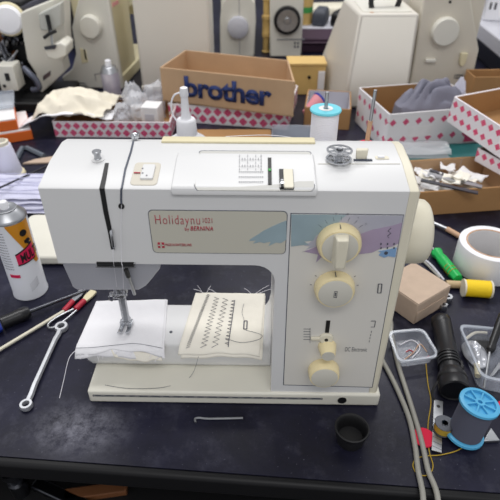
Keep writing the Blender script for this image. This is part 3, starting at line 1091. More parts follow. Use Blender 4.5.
a, b = on_z(195, 419, .0013), on_z(243, 418, .0013)
t = MB().tube([a + Vector((.001, -.004, .0)), a, a + Vector((.004, .0015, 0)), a.lerp(b, .3) + Vector((0, 0, .0)), b], .00115, 8, smooth=4).build('bent_hook', M['steel'])
tag(t, 'thin bent steel hook lying on the bench before the machine base', 'hook')

# ring spanner
a, b = on_z(62, 326, .004), on_z(26, 406, .004)
d = (b - a).normalized(); L = (b - a).length
sp = thing('ring_spanner', 'silver double-ended ring spanner lying on the bench beside the machine base', 'spanner', a, math.atan2(d.y, d.x))
mb = MB()
secs = []
for k in range(13):
    t_ = k / 12
    x = .0075 + (L - .0145) * t_
    w = .0034 - .0005 * math.sin(t_ * PI)
    z = (.001 if t_ < .12 or t_ > .88 else .0026)
    secs.append([(x, -w, z - .0016), (x, -w * .6, z + .0018), (x, w * .6, z + .0018), (x, w, z - .0016), (x, 0, z - .0022)])
mb.loft(secs)
M['spanner'] = mat('spanner_satin', (206, 208, 212), .5, .75)
mb.build('shank', M['spanner'], sp, bevel=.0004)
for x, r in ((0.002, .0074), (L - .001, .0062)):
    MB().lathe([(r, -.0028), (r + .0006, 0), (r, .0030), (r * .62, .0030), (r * .56, 0), (r * .62, -.0028), (r, -.0028)], (x, 0, 0), (0, 0, 1), 24, caps=False).build('ring_head', M['spanner'], sp)

# blue-handled screwdriver
a, b = on_z(28, 312, .009), on_z(86, 291, .004)
d = (b - a).normalized()
sd = thing('screwdriver', 'screwdriver with blue and black handle and long dark shaft', 'screwdriver', a, math.atan2(d.y, d.x))
Ls = (b - a).length
MB().cyl((0, 0, 0), (Ls, 0, -.004), .0026, .0022, 12).build('shaft', M['darksteel'], sd)
MB().lathe([(.0060, 0), (.0082, .004), (.0086, .012), (.0078, .022), (.0084, .034)], (0.002, 0, 0), (-1, 0, 0), 20).build('handle_collar', M['black_pl'], sd)
mb = MB()
secs = []
for k in range(9):
    x = -.034 - .064 * k / 8
    r = .0098 + .0016 * math.sin(k / 8 * PI)
    secs.append([(x, math.cos(j * PI / 12) * (r + (.0012 if j % 4 < 2 else 0)), math.sin(j * PI / 12) * (r + (.0012 if j % 4 < 2 else 0)) + .0015) for j in range(24)])
mb.loft(secs)
mb.build('handle', M['blue_handle'], sd)

# long rod tool with red ferrule
a, b = on_z(-6, 353, .004), on_z(64, 311, .004)
c = on_z(83, 290, .004)
t = thing('long_rod_tool', 'long pale rod tool with red ferrule and flat grey tip', 'tool')
MB().tube([a, b], .0021, 8).build('rod', M['cream'], t)
MB().tube([b, b.lerp(c, .45)], .0036, 10).build('ferrule', M['red_pl'], t)
e = b.lerp(c, .45)
d = (c - e).normalized(); w = Vector((-d.y, d.x, 0))
mb = MB()
mb.loft([[e + d * s - w * ww + Vector((0, 0, -.001)), e + d * s - w * ww + Vector((0, 0, .001)), e + d * s + w * ww + Vector((0, 0, .001)), e + d * s + w * ww + Vector((0, 0, -.001))] for s, ww in ((0, .003), (.012, .0048), (.024, .0040), ((c - e).length, .001))])
mb.build('tip', M['steel'], t)
# looped tweezers
a, b, c = on_z(52, 325, .004), on_z(76, 309, .004), on_z(94, 291, .004)
t = thing('looped_tweezers', 'looped wire tweezers with red grip and cream tip beside the rod tool', 'tweezers')
d = (b - a).normalized(); w = Vector((-d.y, d.x, 0))
MB().tube([b + w * .0022, a.lerp(b, .4) + w * .0062, a + w * .0056, a - d * .005, a - w * .0056, a.lerp(b, .4) - w * .0054, b - w * .0022], .0012, 8, smooth=5).build('wire_loop', M['steel'], t)
MB().tube([b - d * .001, b.lerp(c, .45)], .0038, 10).build('grip', M['red_pl'], t)
e = b.lerp(c, .45); d = (c - e).normalized(); w = Vector((-d.y, d.x, 0))
MB().loft([[e + d * s - w * ww + Vector((0, 0, -.0012)), e + d * s - w * ww + Vector((0, 0, .0012)), e + d * s + w * ww + Vector((0, 0, .0012)), e + d * s + w * ww + Vector((0, 0, -.0012))] for s, ww in ((0, .0034), (.010, .0052), (.020, .0048), ((c - e).length, .0012))]).build('tip', M['ivory_m'], t)

# spray can at the left
CR = .0218
q = on_z(26, 300, 0); q.y += CR * .9
zsh = on_y(10, 226, q.y - CR).z
can = thing('spray_can', 'white spray can with orange and pink label beside the machine head', 'spray can', q)
MB().lathe([(CR - .001, 0), (CR + .0004, .001), (CR + .0004, .003), (CR - .0002, .004), (CR, zsh)], n=48).build('can_body', M['can_white'], can)
MB().lathe([(CR + .0006, zsh - .001), (CR + .0008, zsh + .001), (CR - .001, zsh + .003), (CR * .72, zsh + .0085), (CR * .6, zsh + .0105), (CR * .62, zsh + .012), (CR * .55, zsh + .0125), (CR * .45, zsh + .0112), (.004, zsh + .0112)], n=48).build('can_shoulder', M['steel'], can, angle=60)
MB().lathe([(.0052, zsh + .011), (.0052, zsh + .019), (.0042, zsh + .0205), (.0022, zsh + .0208)], n=24).build('nozzle', M['white_pl'], can)


def wrap(u, z, dr=.0003):
    """u = distance round the can from its camera-facing line."""
    a = (u + .0065) / CR - PI / 2 + .16
    return Vector((math.cos(a) * (CR + dr), math.sin(a) * (CR + dr), z))


def patch(us, z0, z1, name, m, parent, dr=.0003, n=16):
    """us=(u0,u1) at bottom and top."""
    mb = MB()
    mb.loft([[wrap(us[0] + (us[1] - us[0]) * k / n, z0(k / n), .0001), wrap(us[0] + (us[1] - us[0]) * k / n, z0(k / n), dr), wrap(us[0] + (us[1] - us[0]) * k / n, z1(k / n), dr), wrap(us[0] + (us[1] - us[0]) * k / n, z1(k / n), .0001)] for k in range(n + 1)])
    return mb.build(name, m, parent)


zb = zsh
patch((-.006, .024), lambda t: zb * (.97 - .52 * min(1, t * 1.25)) if t < .8 else zb * .45, lambda t: zb * .985, 'orange_panel', M['can_orange'], can, .0004)
patch((-.004, .020), lambda t: zb * (.50 + .03 * t), lambda t: zb * (.62 + .09 * t), 'label_band', M['can_pink'], can, .0006)
patch((-.0042, .020), lambda t: zb * (.62 + .09 * t), lambda t: zb * (.635 + .09 * t), 'band_border', M['dark'], can, .0007)
patch((-.0042, .020), lambda t: zb * (.485 + .03 * t), lambda t: zb * (.50 + .03 * t), 'band_border', M['dark'], can, .0007)
text_mb('MULTI', lambda u, v: wrap(.001 + .024 * u, zb * (.515 + .045 * u) + zb * .11 * v, .0009), bold=.03).build('label_letters', M['dark'], can)
mb = MB()
mb.lathe([(.0045, -.0002), (.0045, .0006)], wrap(.012, zb * .86), wrap(.012, 0) * 1.0, 20)
for s in (-1, 1):
    p = wrap(.012, zb * .755)
    mb.box(p, (.012, .0022, .003), Matrix.Rotation(.3, 3, 'Z') @ Matrix.Rotation(s * .6, 3, 'Y'))
mb.build('hazard_symbol', M['dark'], can)
patch((-.019, -.006), lambda t: zb * .33, lambda t: zb * .37, 'label_stripe', M['can_pink'], can, .0004)
mb = MB()
for j in range(14):
    for k in range(5):
        u = -.020 + k * .0026 + random.uniform(0, .0006)
        z = zb * (.90 - j * .035)
        if u < -.007 - 0:
            a1, a2 = wrap(u - .003, z, .0004), wrap(u - .0012, z, .0004)
            mb.tube([a1, a2], .0004, 4)
mb.build('small_print', M['inkdim'], can)
mb = MB()
for j in range(4):
    for k in range(6):
        a1, a2 = wrap(.002 + k * .002, zb * (.22 - j * .03) + k * .0012, .0004), wrap(.0032 + k * .002, zb * (.22 - j * .03) + k * .0014, .0004)
        mb.tube([a1, a2], .0003, 4)
mb.build('small_print', M['inkdim'], can)

# cream plate behind the can
a = on_z(26, 268, .0); b = on_z(84, 266, 0); c = on_z(80, 214, .016); d0 = on_z(20, 208, .016)
t = thing('machine_bed_plate', 'flat cream machine plate lying behind the spray can', 'plate', (0, 0, 0))
x0, x1 = a.x - .03, b.x + .08
y0, y1 = b.y, c.y
MB().prism(rounded(x0, y0, x1, y1, .01), lambda u, v, d: (u, v, d), .002, .016).build('plate_body', M['base_cream'], t, bevel=.003)
MB().box(((x0 + x1) / 2, (y0 + y1) / 2, .001), (x1 - x0 - .02, y1 - y0 - .02, .002)).build('plate_pad', M['rubber'], t)

# lavender folded cloth
def heap(c, rx, ry, h, seed, f1=14, ridge=.5, edge=2.0, zoff=0.0015):
    def fn(u, v):
        a = u * 2 * PI
        r = v
        x, y = math.cos(a) * r, math.sin(a) * r
        wob = 1 + .16 * nz(math.cos(a) * 1.7, math.sin(a) * 1.7, seed)
        px, py = c[0] + x * rx * wob, c[1] + y * ry * wob
        n_ = nz(px * f1, py * f1, seed) + .55 * nz(px * f1 * 2.3, py * f1 * 2.3, seed + 4)
        fold = 1 - abs(n_) * 1.7
        z = h * (1 - r ** edge) * (.55 + ridge * fold) + .0025 * (1 + nz(px * 60, py * 60, seed))
        return Vector((px, py, c[2] + zoff + max(z, 0)))
    return fn


q = on_z(22, 205, 0)
lc = thing('folded_cloth', 'striped lavender and white cloth behind the spray can nozzle', 'cloth')
mb = MB()
for k in range(4):
    mb.grid(lambda u, v, k=k: Vector((q.x - .10 + .21 * u + .01 * k, q.y - .035 + .09 * v + .006 * k, .003 + .0045 * k + .004 * abs(nz(u * 5 + k, v * 4, 3)) + .004 * abs(math.sin(v * 9 + u * 4 + k)))), 24, 18)
mb.build('cloth_folds', M['lav_cloth'], lc, solid=.001)
mb = MB()
for k in range(6):
    v = .08 + k * .15
    mb.tube([Vector((q.x - .06 + .2 * u, q.y - .017 + .09 * v, .0245 + .004 * abs(math.sin(v * 9 + u * 4 + 3)))) for u in [i / 10 for i in range(11)]], .0009, 5)
mb.build('cloth_stripe', mat('stripe_lilac', (190, 190, 216), .9), lc)
a, b = on_z(10, 195, .06), on_z(44, 166, .004)
a = Vector((q.x - .028, q.y - .01, .036)); 
t = MB().tube([a, b + Vector((.02, .02, 0))], .0018, 8).build('thin_rod', M['darksteel'])
tag(t, 'thin grey rod leaning on the lavender cloth beside the machine', 'rod')

# thread cone at far left
q = on_z(6, 181, 0); q.y += .02
t = thing('thread_cone', 'white thread cone on a cream base behind the spray can', 'thread cone', q)
MB().lathe([(.0275, 0), (.0285, .003), (.0270, .007), (.022, .0085)], n=36).build('cone_base', M['ivory_m'], t)
MB().lathe([(.0235, .008), (.0235, .011), (.0165, .060), (.0155, .062)], n=36).build('wound_thread', mat('thread_lav', (222, 222, 240), .8, bump=.4, bscale=900), t)
MB().lathe([(.0135, .061), (.0140, .068), (.010, .069), (.010, .061)], n=24).build('cone_tip', M['cream'], t)

# orange boxes with pale lids and tray
q = on_z(-6, 136, 0)
for k, (dx, rz, lb) in enumerate(((0.010, .12, 'orange flat box with white lid, lower of the two by the thread cone'), (-.012, .10, 'orange flat box with white lid, upper of the two by the thread cone'))):
    t = thing('flat_box', lb, 'box', (q.x + dx - .02, q.y - .003 - k * .004, .001 + k * .0245), rz + .3, 'orange flat boxes')
    part_box((0, 0, .010), (.17, .11, .020), 'box_tray', M['orange'], t)
    part_box((0, 0, .0215), (.168, .108, .003), 'box_lid', M['paper'], t, .0006)
t = thing('clear_tray', 'clear plastic tray sitting on the orange flat boxes', 'tray', (q.x - .035, q.y + .045, .0505), .35)
part_box((0, 0, .002), (.14, .09, .003), 'tray_floor', M['clear_rim'], t)
for dx, dy, sx, sy in ((0, .045, .14, .003), (0, -.045, .14, .003), (.07, 0, .003, .09), (-.07, 0, .003, .09)):
    part_box((dx, dy, .0055), (sx, sy, .008), 'tray_side', M['clear_rim'], t)
# cardboard scraps and grey bracket
q = on_z(38, 163, 0)
o = MB().prism([(-.03, -.012), (.06, -.004), (.06, .05), (.028, .05), (.028, .022), (-.012, .006)], lambda u, v, d: (u, v, d), 0, .003).build('cardboard_scrap', M['card_lt'], loc=(q.x + .004, q.y + .004, .0005))
tag(o, 'torn tan cardboard scrap beside the machine\'s rounded end', 'cardboard')
a = on_z(14, 163, .004); b = on_z(22, 148, .004); c = on_z(44, 156, .004)
mb = MB()
mb.tube([a, b, b + Vector((.01, 0, 0)), c], .0052, 6)
o = mb.build('angle_bracket', mat('bracket_grey', (104, 112, 122), .5, .3))
tag(o, 'bent grey bracket lying in front of the orange boxes', 'bracket')

# ------------------------------------------------------------------ right side of the bench
# power cords
def px_path(pts, z):
    return [on_z(x, y, z) for x, y in pts]


r1 = .0026
pa = [mw @ Vector((.118, .096, .05))] + px_path([(388, 318)], .012) + px_path([(391.5, 334), (398, 364), (411, 405), (421, 439), (428, 470)], r1 + .0004)
e = pa[-1]
edge_dir = Vector((.002, -.020, 0))
pa += [e + Vector((.0012, -.014, .0006)), e + Vector((.001, -.026, .0010)), e + Vector((0, -.040, -.010)), e + Vector((-.001, -.046, -.07)), e + Vector((-.002, -.044, -.25))]
t = MB().tube(pa, r1, 10, smooth=6).build('power_cord', M['cable'])
tag(t, 'grey cord from behind the machine, the outer of two crossing the bench edge', 'cord', 'machine cords')
pb = [mw @ Vector((.108, .098, .03))] + px_path([(372, 345), (386, 367), (398, 391), (409, 418), (415, 446), (418, 470)], r1 + .0004)
e = pb[-1]
pb += [e + Vector((-.001, -.014, .0006)), e + Vector((-.0025, -.026, .0010)), e + Vector((-.004, -.040, -.010)), e + Vector((-.005, -.046, -.07)), e + Vector((-.006, -.044, -.25))]
t = MB().tube(pb, r1, 10, smooth=6).build('pedal_cord', M['cable'])
tag(t, 'grey cord from behind the machine, the inner of two crossing the bench edge', 'cord', 'machine cords')

# golden thread lying loose
gp = [(426, 364), (428, 384), (431, 402), (428, 425), (429, 450), (433, 466), (428, 475), (418, 474), (413, 466), (416, 459), (426, 456), (440, 455), (456, 451), (463, 446), (461, 438), (455, 430), (450, 424)]
t = MB().tube(px_path(gp, .0007), .00055, 6, smooth=6).build('loose_thread', M['thread_gold'])
tag(t, 'loose gold thread looping across the bench by the red felt disc', 'thread')
# red felt disc
q = on_z(422.5, 438.5, 0)
t = MB().lathe([(.0108, 0.0002), (.0112, .0012), (.0108, .0022), (.002, .0024)], (0, 0, 0), (0, 0, 1), 28).build('felt_disc', M['red_felt'], loc=(q.x + .001, q.y, .0003))
tag(t, 'red felt disc lying beside the grey cords', 'felt disc')
# blade strip
a, b = on_z(436, 453, .0008), on_z(438, 402, .0008)
a.z = b.z = .0032
d = (b - a).normalized(); w = Vector((-d.y, d.x, 0)); L = (b - a).length
bl = thing('snap_off_blade', 'silver snap-off blade with hole lying under the small bobbin', 'blade')
MB().loft([[a + d * s + w * x0 + Vector((0, 0, z)) for x0, z in ((-.0045, -.0004), (-.0045, .0004), (.0045, .0004), (.0045, -.0004))] for s in (0, L)]).build('blade_strip', M['steel'], bl)
mb = MB()
for k in range(7):
    c = a + d * (.003 + k * .0055)
    mb.tube([c - w * .0043 + Vector((0, 0, .0005)), c + w * .0043 + d * .002 + Vector((0, 0, .0005))], .0002, 4)
mb.build('score_lines', M['ink'], bl)
MB().lathe([(.0019, 0), (.0019, .0002)], a + d * (L - .008) + Vector((0, 0, .0004)), (0, 0, 1), 14).build('blade_hole', M['dark'], bl)
# bobbin with gold thread
q = on_z(441, 433, 0)
t = thing('gold_bobbin', 'small metal bobbin wound with gold thread beside the blue spool', 'bobbin', (q.x + .001, q.y + .001, .0042), 0)
for z in (0, .0098):
    MB().lathe([(.0030, z), (.0030, z + .0010), (.0092, z + .0010), (.0096, z + .0005), (.0092, z), (.0030, z)], n=28, caps=False).build('flange', M['darksteel'], t)
MB().lathe([(.0032, .0008), (.0086, .0008), (.0086, .0099), (.0032, .0099)], n=28, caps=False).build('wound_thread', M['thread_gold'], t)
MB().lathe([(.0030, 0), (.0036, .0), (.0036, .0112), (.0030, .0112), (.0030, 0)], n=20, caps=False).build('core', M['darksteel'], t)

# blue spool with charcoal thread, leaning a little
q = on_z(465, 443, 0)
q.y += .007
HB = .047
RB = .0158
t = thing('thread_spool', 'charcoal thread spool with blue flanged ends standing at the bench front', 'spool', (q.x, q.y, .0008), rot=(math.radians(-4), math.radians(7), 0))
t.location.z = .0035


def flange(z, up):
    mb = MB()
    mb.lathe([(RB + .001, z), (RB + .0028, z + .0008), (RB + .0028, z + .0034), (RB + .0012, z + .0042), (RB - .0010, z + .0042), (RB - .0014, z + .0010), (RB - .0014, z)], n=44, caps=False)
    mb.lathe([(.0022, z), (.0022, z + .0042), (.0046, z + .0042), (.0046, z)], n=24, caps=False)
    for k in range(8):
        a = k * PI / 4 + .2
        mb.box((math.cos(a) * .0094, math.sin(a) * .0094, z + .0022), (.0112, .0014, .0032), Matrix.Rotation(a, 3, 'Z'))
    mb.lathe([(RB, z + .0002), (RB, z + .0012)], n=44)
    return mb.build('flange', M['blue_pl'], t)


flange(0, 0)
flange(HB - .0042, 1)
prf = [(RB - .004, .0042)] + [(RB + (.0002 if k % 2 else -.0002), .0044 + (HB - .0088) * k / 50) for k in range(51)] + [(RB - .004, HB - .0044)]
MB().lathe(prf, n=44).build('wound_thread', M['thread_char'], t)
# triangular foil tip
q = on_z(487, 440, 0)
o = MB().prism([(-.009, -.005), (.008, -.0025), (.003, .012)], lambda u, v, d: (u, v, d), 0, .004).build('triangular_clip', M['steel'], bevel=.0008, loc=(q.x + .003, q.y, .0004), rot=(0, 0, -.1))
tag(o, 'small triangular metal clip behind the blue spool base', 'clip')
q = on_z(499, 409, 0)
o = MB().lathe([(.004, 0), (.005, .001), (.005, .007), (.003, .008)], n=18).build('red_stopper', M['red_felt'], loc=(q.x + .002, q.y, .0003))
tag(o, 'small red stopper at the edge beyond the blue spool', 'stopper')

# black flashlight
a, b = on_z(441, 322, .012), on_z(455, 392, .016)
d = (b - a); L = d.length; d.normalize()
fl2 = thing('flashlight', 'black flashlight lying between the clear lid and the clear parts box', 'flashlight', a, math.atan2(d.y, d.x))
MB().lathe([(.009, -.006), (.0115, -.003), (.0118, .006), (.0108, .009), (.0105, .010)], (0, 0, .0005), (1, 0, 0), 30).build('tail_cap', M['black_pl'], fl2)
prf = [(.0112, .008), (.0112, L * .50)]
for k in range(4):
    x = L * .52 + k * .0044
    prf += [(.0122, x), (.0122, x + .0024), (.0108, x + .0026), (.0108, x + .0042)]
prf += [(.0118, L * .75), (.0118, L * .80)]
MB().lathe(prf, (0, 0, .0015), (1, 0, 0.012), 30).build('barrel', M['black_pl'], fl2)
MB().lathe([(.0118, L * .74), (.0150, L * .80), (.0154, L * .84), (.0142, L * .855), (.0154, L * .87), (.0156, L * .975), (.014, L * .985), (.0135, L * .97), (.002, L * .96)], (0, 0, .003), (1, 0, 0), 34).build('lamp_head', M['black_pl'], fl2)
MB().box((L * .66, .0115, .005), (.012, .004, .006)).build('switch', M['rubber'], fl2, bevel=.0012)
MB().tube([(L * .9, -.016, .004), (L * .95, -.020, .000), (L * 1.0, -.021, -.006), (L * 1.04, -.016, -.0105)], .0012, 6, smooth=4).build('wrist_strap', M['rubber'], fl2)


# open trays (clear)
def open_tray(name, label, cat, corners, h, wall, m_side, m_rim, flare=.006):
    """corners: front-left, front-right, back-right, back-left on the bench."""
    P = [Vector((p.x, p.y, 0)) for p in corners]
    c = sum(P, Vector()) / 4
    t = thing(name, label, cat, (c.x, c.y, 0.0004))
    L_ = [p - c for p in P]

    def ring(k, z, inset=0.0):
        out = []
        for i in range(4):
            a, b, d_ = L_[i - 1], L_[i], L_[(i + 1) % 4]
            s = k - inset / b.length
            v0, v1 = (a - b).normalized(), (d_ - b).normalized()
            rr = .009
            for q_ in range(5):
                f_ = q_ / 4
                pt = (b + v0 * rr) * (1 - f_) ** 2 + 2 * b * f_ * (1 - f_) + (b + v1 * rr) * f_ ** 2
                out.append(Vector((pt.x * s, pt.y * s, z)))
        return out
    kf = 1 - flare / L_[0].length
    mb = MB()
    mb.loft([ring(kf, 0), ring(kf, .0012)])
    mb.build('tray_floor', m_side, t)
    mb = MB()
    mb.loft([ring(kf, .0012), ring(1, h), ring(1, h, wall), ring(kf, .0014, wall)], True, False)
    mb.build('tray_wall', m_side, t)
    mb = MB()
    r_o, r_i = ring(1.0, h, -.0012), ring(1.0, h, wall + .0012)
    mb.loft([[p + Vector((0, 0, -.0016)) for p in r_o], [p + Vector((0, 0, .0006)) for p in r_o], [p + Vector((0, 0, .0006)) for p in r_i], [p + Vector((0, 0, -.0016)) for p in r_i], [p + Vector((0, 0, -.0016)) for p in r_o]], True, False)
    mb.build('tray_rim', m_rim, t)
    return t


zt = .014
lid = open_tray('snap_lid_tray', 'shallow clear plastic lid holding thread scraps beside the machine', 'lid', [on_z(397, 371, 0), on_z(437, 365, 0), on_z(423, 329, zt), on_z(388, 332, zt)], zt, .0014, M['clear'], M['clear_rim'])
for nm, lb, m_, pts in (('thread_snippet', 'red thread snippet inside the clear lid', M['red_pl'], [(406, 352), (410, 350), (413, 352)]), ('thread_snippet', 'tan thread snippet inside the clear lid', M['tan_h'], [(404, 360), (414, 352), (420, 344), (427, 352)]), ('thread_snippet', 'short red thread snippet by the front wall of the clear lid', M['red_pl'], [(426, 358), (429, 356)]), ('thread_snippet', 'white thread snippet curled inside the clear lid', M['thread_white'], [(400, 345), (412, 340), (420, 348), (412, 358)])):
    t = MB().tube([p + Vector((0, 0, 0)) for p in px_path(pts, .0026)], .0006, 5, smooth=4).build(nm, m_)
    tag(t, lb, 'thread', 'thread snippets in the lid')

zt = .024
TB = [on_z(478, 398, 0), on_z(524, 402, 0), on_z(512, 330, zt), on_z(459, 325, zt)]
TB[0] = on_z(476, 392, .0)
box_ = open_tray('clear_parts_box', 'clear plastic box of loose metal parts at the bench side', 'box', TB, zt, .0016, M['clear'], M['clear_rim'])
zf = .0022
q = on_z(483, 346, zf)
t = MB().lathe([(.0130, 0), (.0136, .001), (.0136, .0046), (.0120, .0056), (.003, .0056)], n=30).build('black_disc', M['rubber'], loc=(q.x, q.y, zf + .0002))
tag(t, 'flat black disc inside the clear parts box', 'disc')
q = on_z(474, 357, zf)
t = thing('parts_bag', 'crinkled clear bag of silver parts inside the clear box', 'bag', (q.x, q.y, zf))
hp_ = heap((0, 0, 0), .0135, .021, .012, 4.4, f1=90, ridge=.6, zoff=.002)
MB().grid(hp_, 40, 14).build('bag_film', mat('bag_silver', (214, 216, 222), .22, .55), t, solid=.0006)
q = on_z(477, 376, zf)
t = MB().cyl((0, 0, 0), (.004, .016, .001), .0034, .0030, 14).build('brass_ferrule', M['ivory_m'], loc=(q.x - .001, q.y - .003, zf + .0036))
tag(t, 'short brass ferrule below the bag in the clear box', 'ferrule')
a = on_z(491, 377, .006); b = on_z(501, 364, .006)
t = MB().loft([[a + Vector((dx, dy, dz)) * 1.0 for dx, dy, dz in ((-.002, 0, -.002), (.002, 0, -.002), (.002, 0, .002), (-.002, 0, .002))], [b + Vector((dx, dy, dz)) for dx, dy, dz in ((-.003, 0, -.002), (.003, 0, -.002), (.003, 0, .002), (-.003, 0, .002))]]).build('steel_bar', M['steel'])
tag(t, 'short bright steel bar inside the clear box', 'bar')
a, b = on_z(466, 339, .004), on_z(487, 333, .004)
t = MB().tube([a, a.lerp(b, .5) + Vector((0, .005, 0)), b], .0018, 6, smooth=4).build('curved_spring', M['cream'])
tag(t, 'curved cream strip behind the black disc in the box', 'strip')
# black screwdriver leaning in the box
tip = on_z(484, 392, .016); hnd = on_z(490, 350, .030); e2 = on_z(503, 314, .044)
tip = Vector((on_z(484, 388, .010).x, on_z(484, 388, .010).y, .010))
t = thing('small_screwdriver', 'small black-handled screwdriver leaning in the clear parts box', 'screwdriver')
MB().tube([tip, hnd], .0013, 8).build('shaft', M['steel'], t)
dd = (e2 - hnd).normalized()
MB().lathe([(.0030, -.002), (.0046, 0), (.0046, .004), (.0036, .006), (.0042, .012), (.0046, .034), (.0042, .050), (.003, .053)], hnd, dd, 18).build('handle', M['black_pl'], t)


# small tan cardboard box by the handwheel
b1, b2, b3 = on_z(398, 327, 0), on_z(419, 326, 0), on_z(447, 297, 0)
ctr = on_z(404, 300, .03)
t = thing('small_carton', 'small tan cardboard carton behind the machine under the handwheel', 'carton', (.2095, .158, .0006), .62)
cw, cd, ch = .062, .060, .032
part_box((0, 0, ch / 2), (cw, cd, ch), 'carton_body', M['card_lt'], t, .0012)
MB().box((0, -cd * .0, ch + .0006), (cw * .98, cd * .98, .0010)).build('carton_lid', M['card_lt'], t)
part_box((-.004, -cd / 2 - .0004, ch * .35), (cw * .84, .0009, ch * .5), 'front_flap', M['card_lt'], t, .0003)

# white tape roll
q = on_z(478, 283, 0)
TR = .043
t = thing('tape_roll', 'white tape roll lying flat beyond the yellow thread spool', 'tape', (.3315, .232, .0006), 0)
TH = .041
MB().lathe([(TR, 0), (TR + .0004, .001), (TR + .0004, TH - .001), (TR, TH), (TR - .008, TH), (TR - .0088, TH), (TR - .0088, 0), (TR, 0)], n=56, caps=False).build('tape_winding', M['tape'], t)
MB().lathe([(TR - .0089, 0), (TR - .0089, TH + .0004), (TR - .0108, TH + .0004), (TR - .0108, 0), (TR - .0089, 0)], n=56, caps=False).build('card_core', M['tan_h'], t)
MB().lathe([(TR - .0109, .001), (TR - .0109, TH - .0006), (TR - .0114, TH - .0006), (TR - .0114, .001), (TR - .0109, .001)], n=56, caps=False).build('core_lining', M['paper'], t)

# yellow spool on its side
q = on_z(478, 301, 0)
a = Vector((q.x - .0185, q.y + .013, .0118)); b = a + Vector((.036, -.004, 0))
t = thing('thread_spool', 'yellow thread spool lying on its side before the tape roll', 'spool', a, math.atan2(-.004, .036))
L = .036
for x in (0, L - .0022):
    MB().lathe([(.0118, x), (.0118, x + .0022)], (0, 0, 0), (1, 0, 0), 30).build('flange', M['cream'], t)
prf = [(.010, .0022)] + [(.0112 + (.0002 if k % 2 else 0), .0024 + (L - .0048) * k / 40) for k in range(41)] + [(.010, L - .0022)]
MB().lathe(prf, (0, 0, 0), (1, 0, 0), 30).build('wound_thread', M['thread_yellow'], t)

# wooden peg
a, b = on_z(446, 284, .006), on_z(466, 285, .006)
t = MB().cyl(a, b, .0052, .0052, 14).build('wooden_dowel', M['wood'])
tag(t, 'short pale wooden dowel against the yellow spool', 'dowel')
# green screwdriver
a, b = on_z(458, 279, .008), on_z(436, 252, .008)
d = (b - a); L = d.length; d.normalize()
t = thing('screwdriver', 'green-handled screwdriver beside the white tape roll', 'screwdriver', a, math.atan2(d.y, d.x))
mb = MB()
secs = []
for k in range(13):
    x = L * k / 12
    r = .0062 + .0010 * math.sin(k / 12 * PI) + (-.001 if k in (10,) else 0) + (.0012 if k >= 11 else 0)
    secs.append([(x, math.cos(j * PI / 12) * (r + (.0007 if j % 4 < 2 else 0)), math.sin(j * PI / 12) * (r + (.0007 if j % 4 < 2 else 0))) for j in range(24)])
mb.loft(secs).build('handle', M['green_pl'], t)
MB().cyl((L - .001, 0, 0), (L + .05, .004, -.003), .0020, .0018, 10).build('shaft', M['steel'], t)
MB().tube([(.012 + .0006 * k, math.cos(k * .6) * .0078, math.sin(k * .6) * .0078) for k in range(24)], .0005, 5).build('rubber_band', M['thread_gold'], t)
# bundle of wires under the carton
for k, (p0, p1, p2, m_, lb) in enumerate((((412, 256), (424, 262), (440, 278), M['cable'], 'grey wire running from the handwheel towards the carton'), ((416, 254), (430, 264), (444, 280), M['bench_grey'], 'pale wire beside the green screwdriver handle'))):
    t = MB().tube(px_path([p0, p1, p2], .003 + .001 * k), .0016, 8, smooth=6).build('wire_piece', m_)
    tag(t, lb, 'wire')
# brush with tan handle
a, b, c = on_z(431, 222, .005), on_z(447, 229, .005), on_z(463, 238, .005)
t = thing('small_brush', 'small tool with steel shaft and tan handle behind the tape roll', 'tool')
MB().tube([a, b], .0030, 10).build('shaft', M['steel'], t)
MB().tube([b, b.lerp(c, .2), c], .0042, 10).build('handle', M['tan_h'], t)
# small metal bits by the flashlight tail
for k, (px, py, lb) in enumerate(((442, 309, 'small grey metal nut by the flashlight tail'), (447, 301, 'small pale metal bush between carton and flashlight'))):
    q = on_z(px, py, 0)
    o = MB().lathe([(.0022, 0), (.0058, 0), (.0062, .002), (.0062, .006), (.0056, .008), (.0022, .008), (.0022, 0)], n=16 if k else 6, caps=False).build('metal_nut' if not k else 'metal_bush', M['steel'], loc=(q.x, q.y, .0004))
    tag(o, lb, 'nut' if not k else 'bush')
# ================================================================== BOXES AND MACHINES BEHIND
def open_box(name, label, cat, loc, rz, size, m_side, m_in, wall=.003, flare=0.0, m_end=None, tilt=None, group=None):
    """open carton: local x along the front, y back. parts: four sides and a floor (printed outside, plain inside)."""
    w, d, h = size
    t = thing(name, label, cat, loc, rz, group, rot=tilt)
    MB().box((0, d / 2, .0015), (w, d, .003)).build('box_floor', m_in, t)
    for nm, c, s in (('front_side', (0, 0, h / 2), (w, wall, h)), ('back_side', (0, d, h / 2), (w, wall, h)), ('end_side', (-w / 2, d / 2, h / 2), (wall, d - wall, h)), ('end_side', (w / 2, d / 2, h / 2), (wall, d - wall, h))):
        MB().box(c, s).build(nm, m_side, t, bevel=.0006)
    mb = MB()
    e = wall * .5 + .0004
    mb.box((0, e, h / 2), (w - 2 * wall, .0006, h - .002))
    mb.box((0, d - e, h / 2), (w - 2 * wall, .0006, h - .002))
    mb.box((-w / 2 + e, d / 2, h / 2), (.0006, d - 2 * wall, h - .002))
    mb.box((w / 2 - e, d / 2, h / 2), (.0006, d - 2 * wall, h - .002))
    mb.build('lining', m_in, t)
    return t


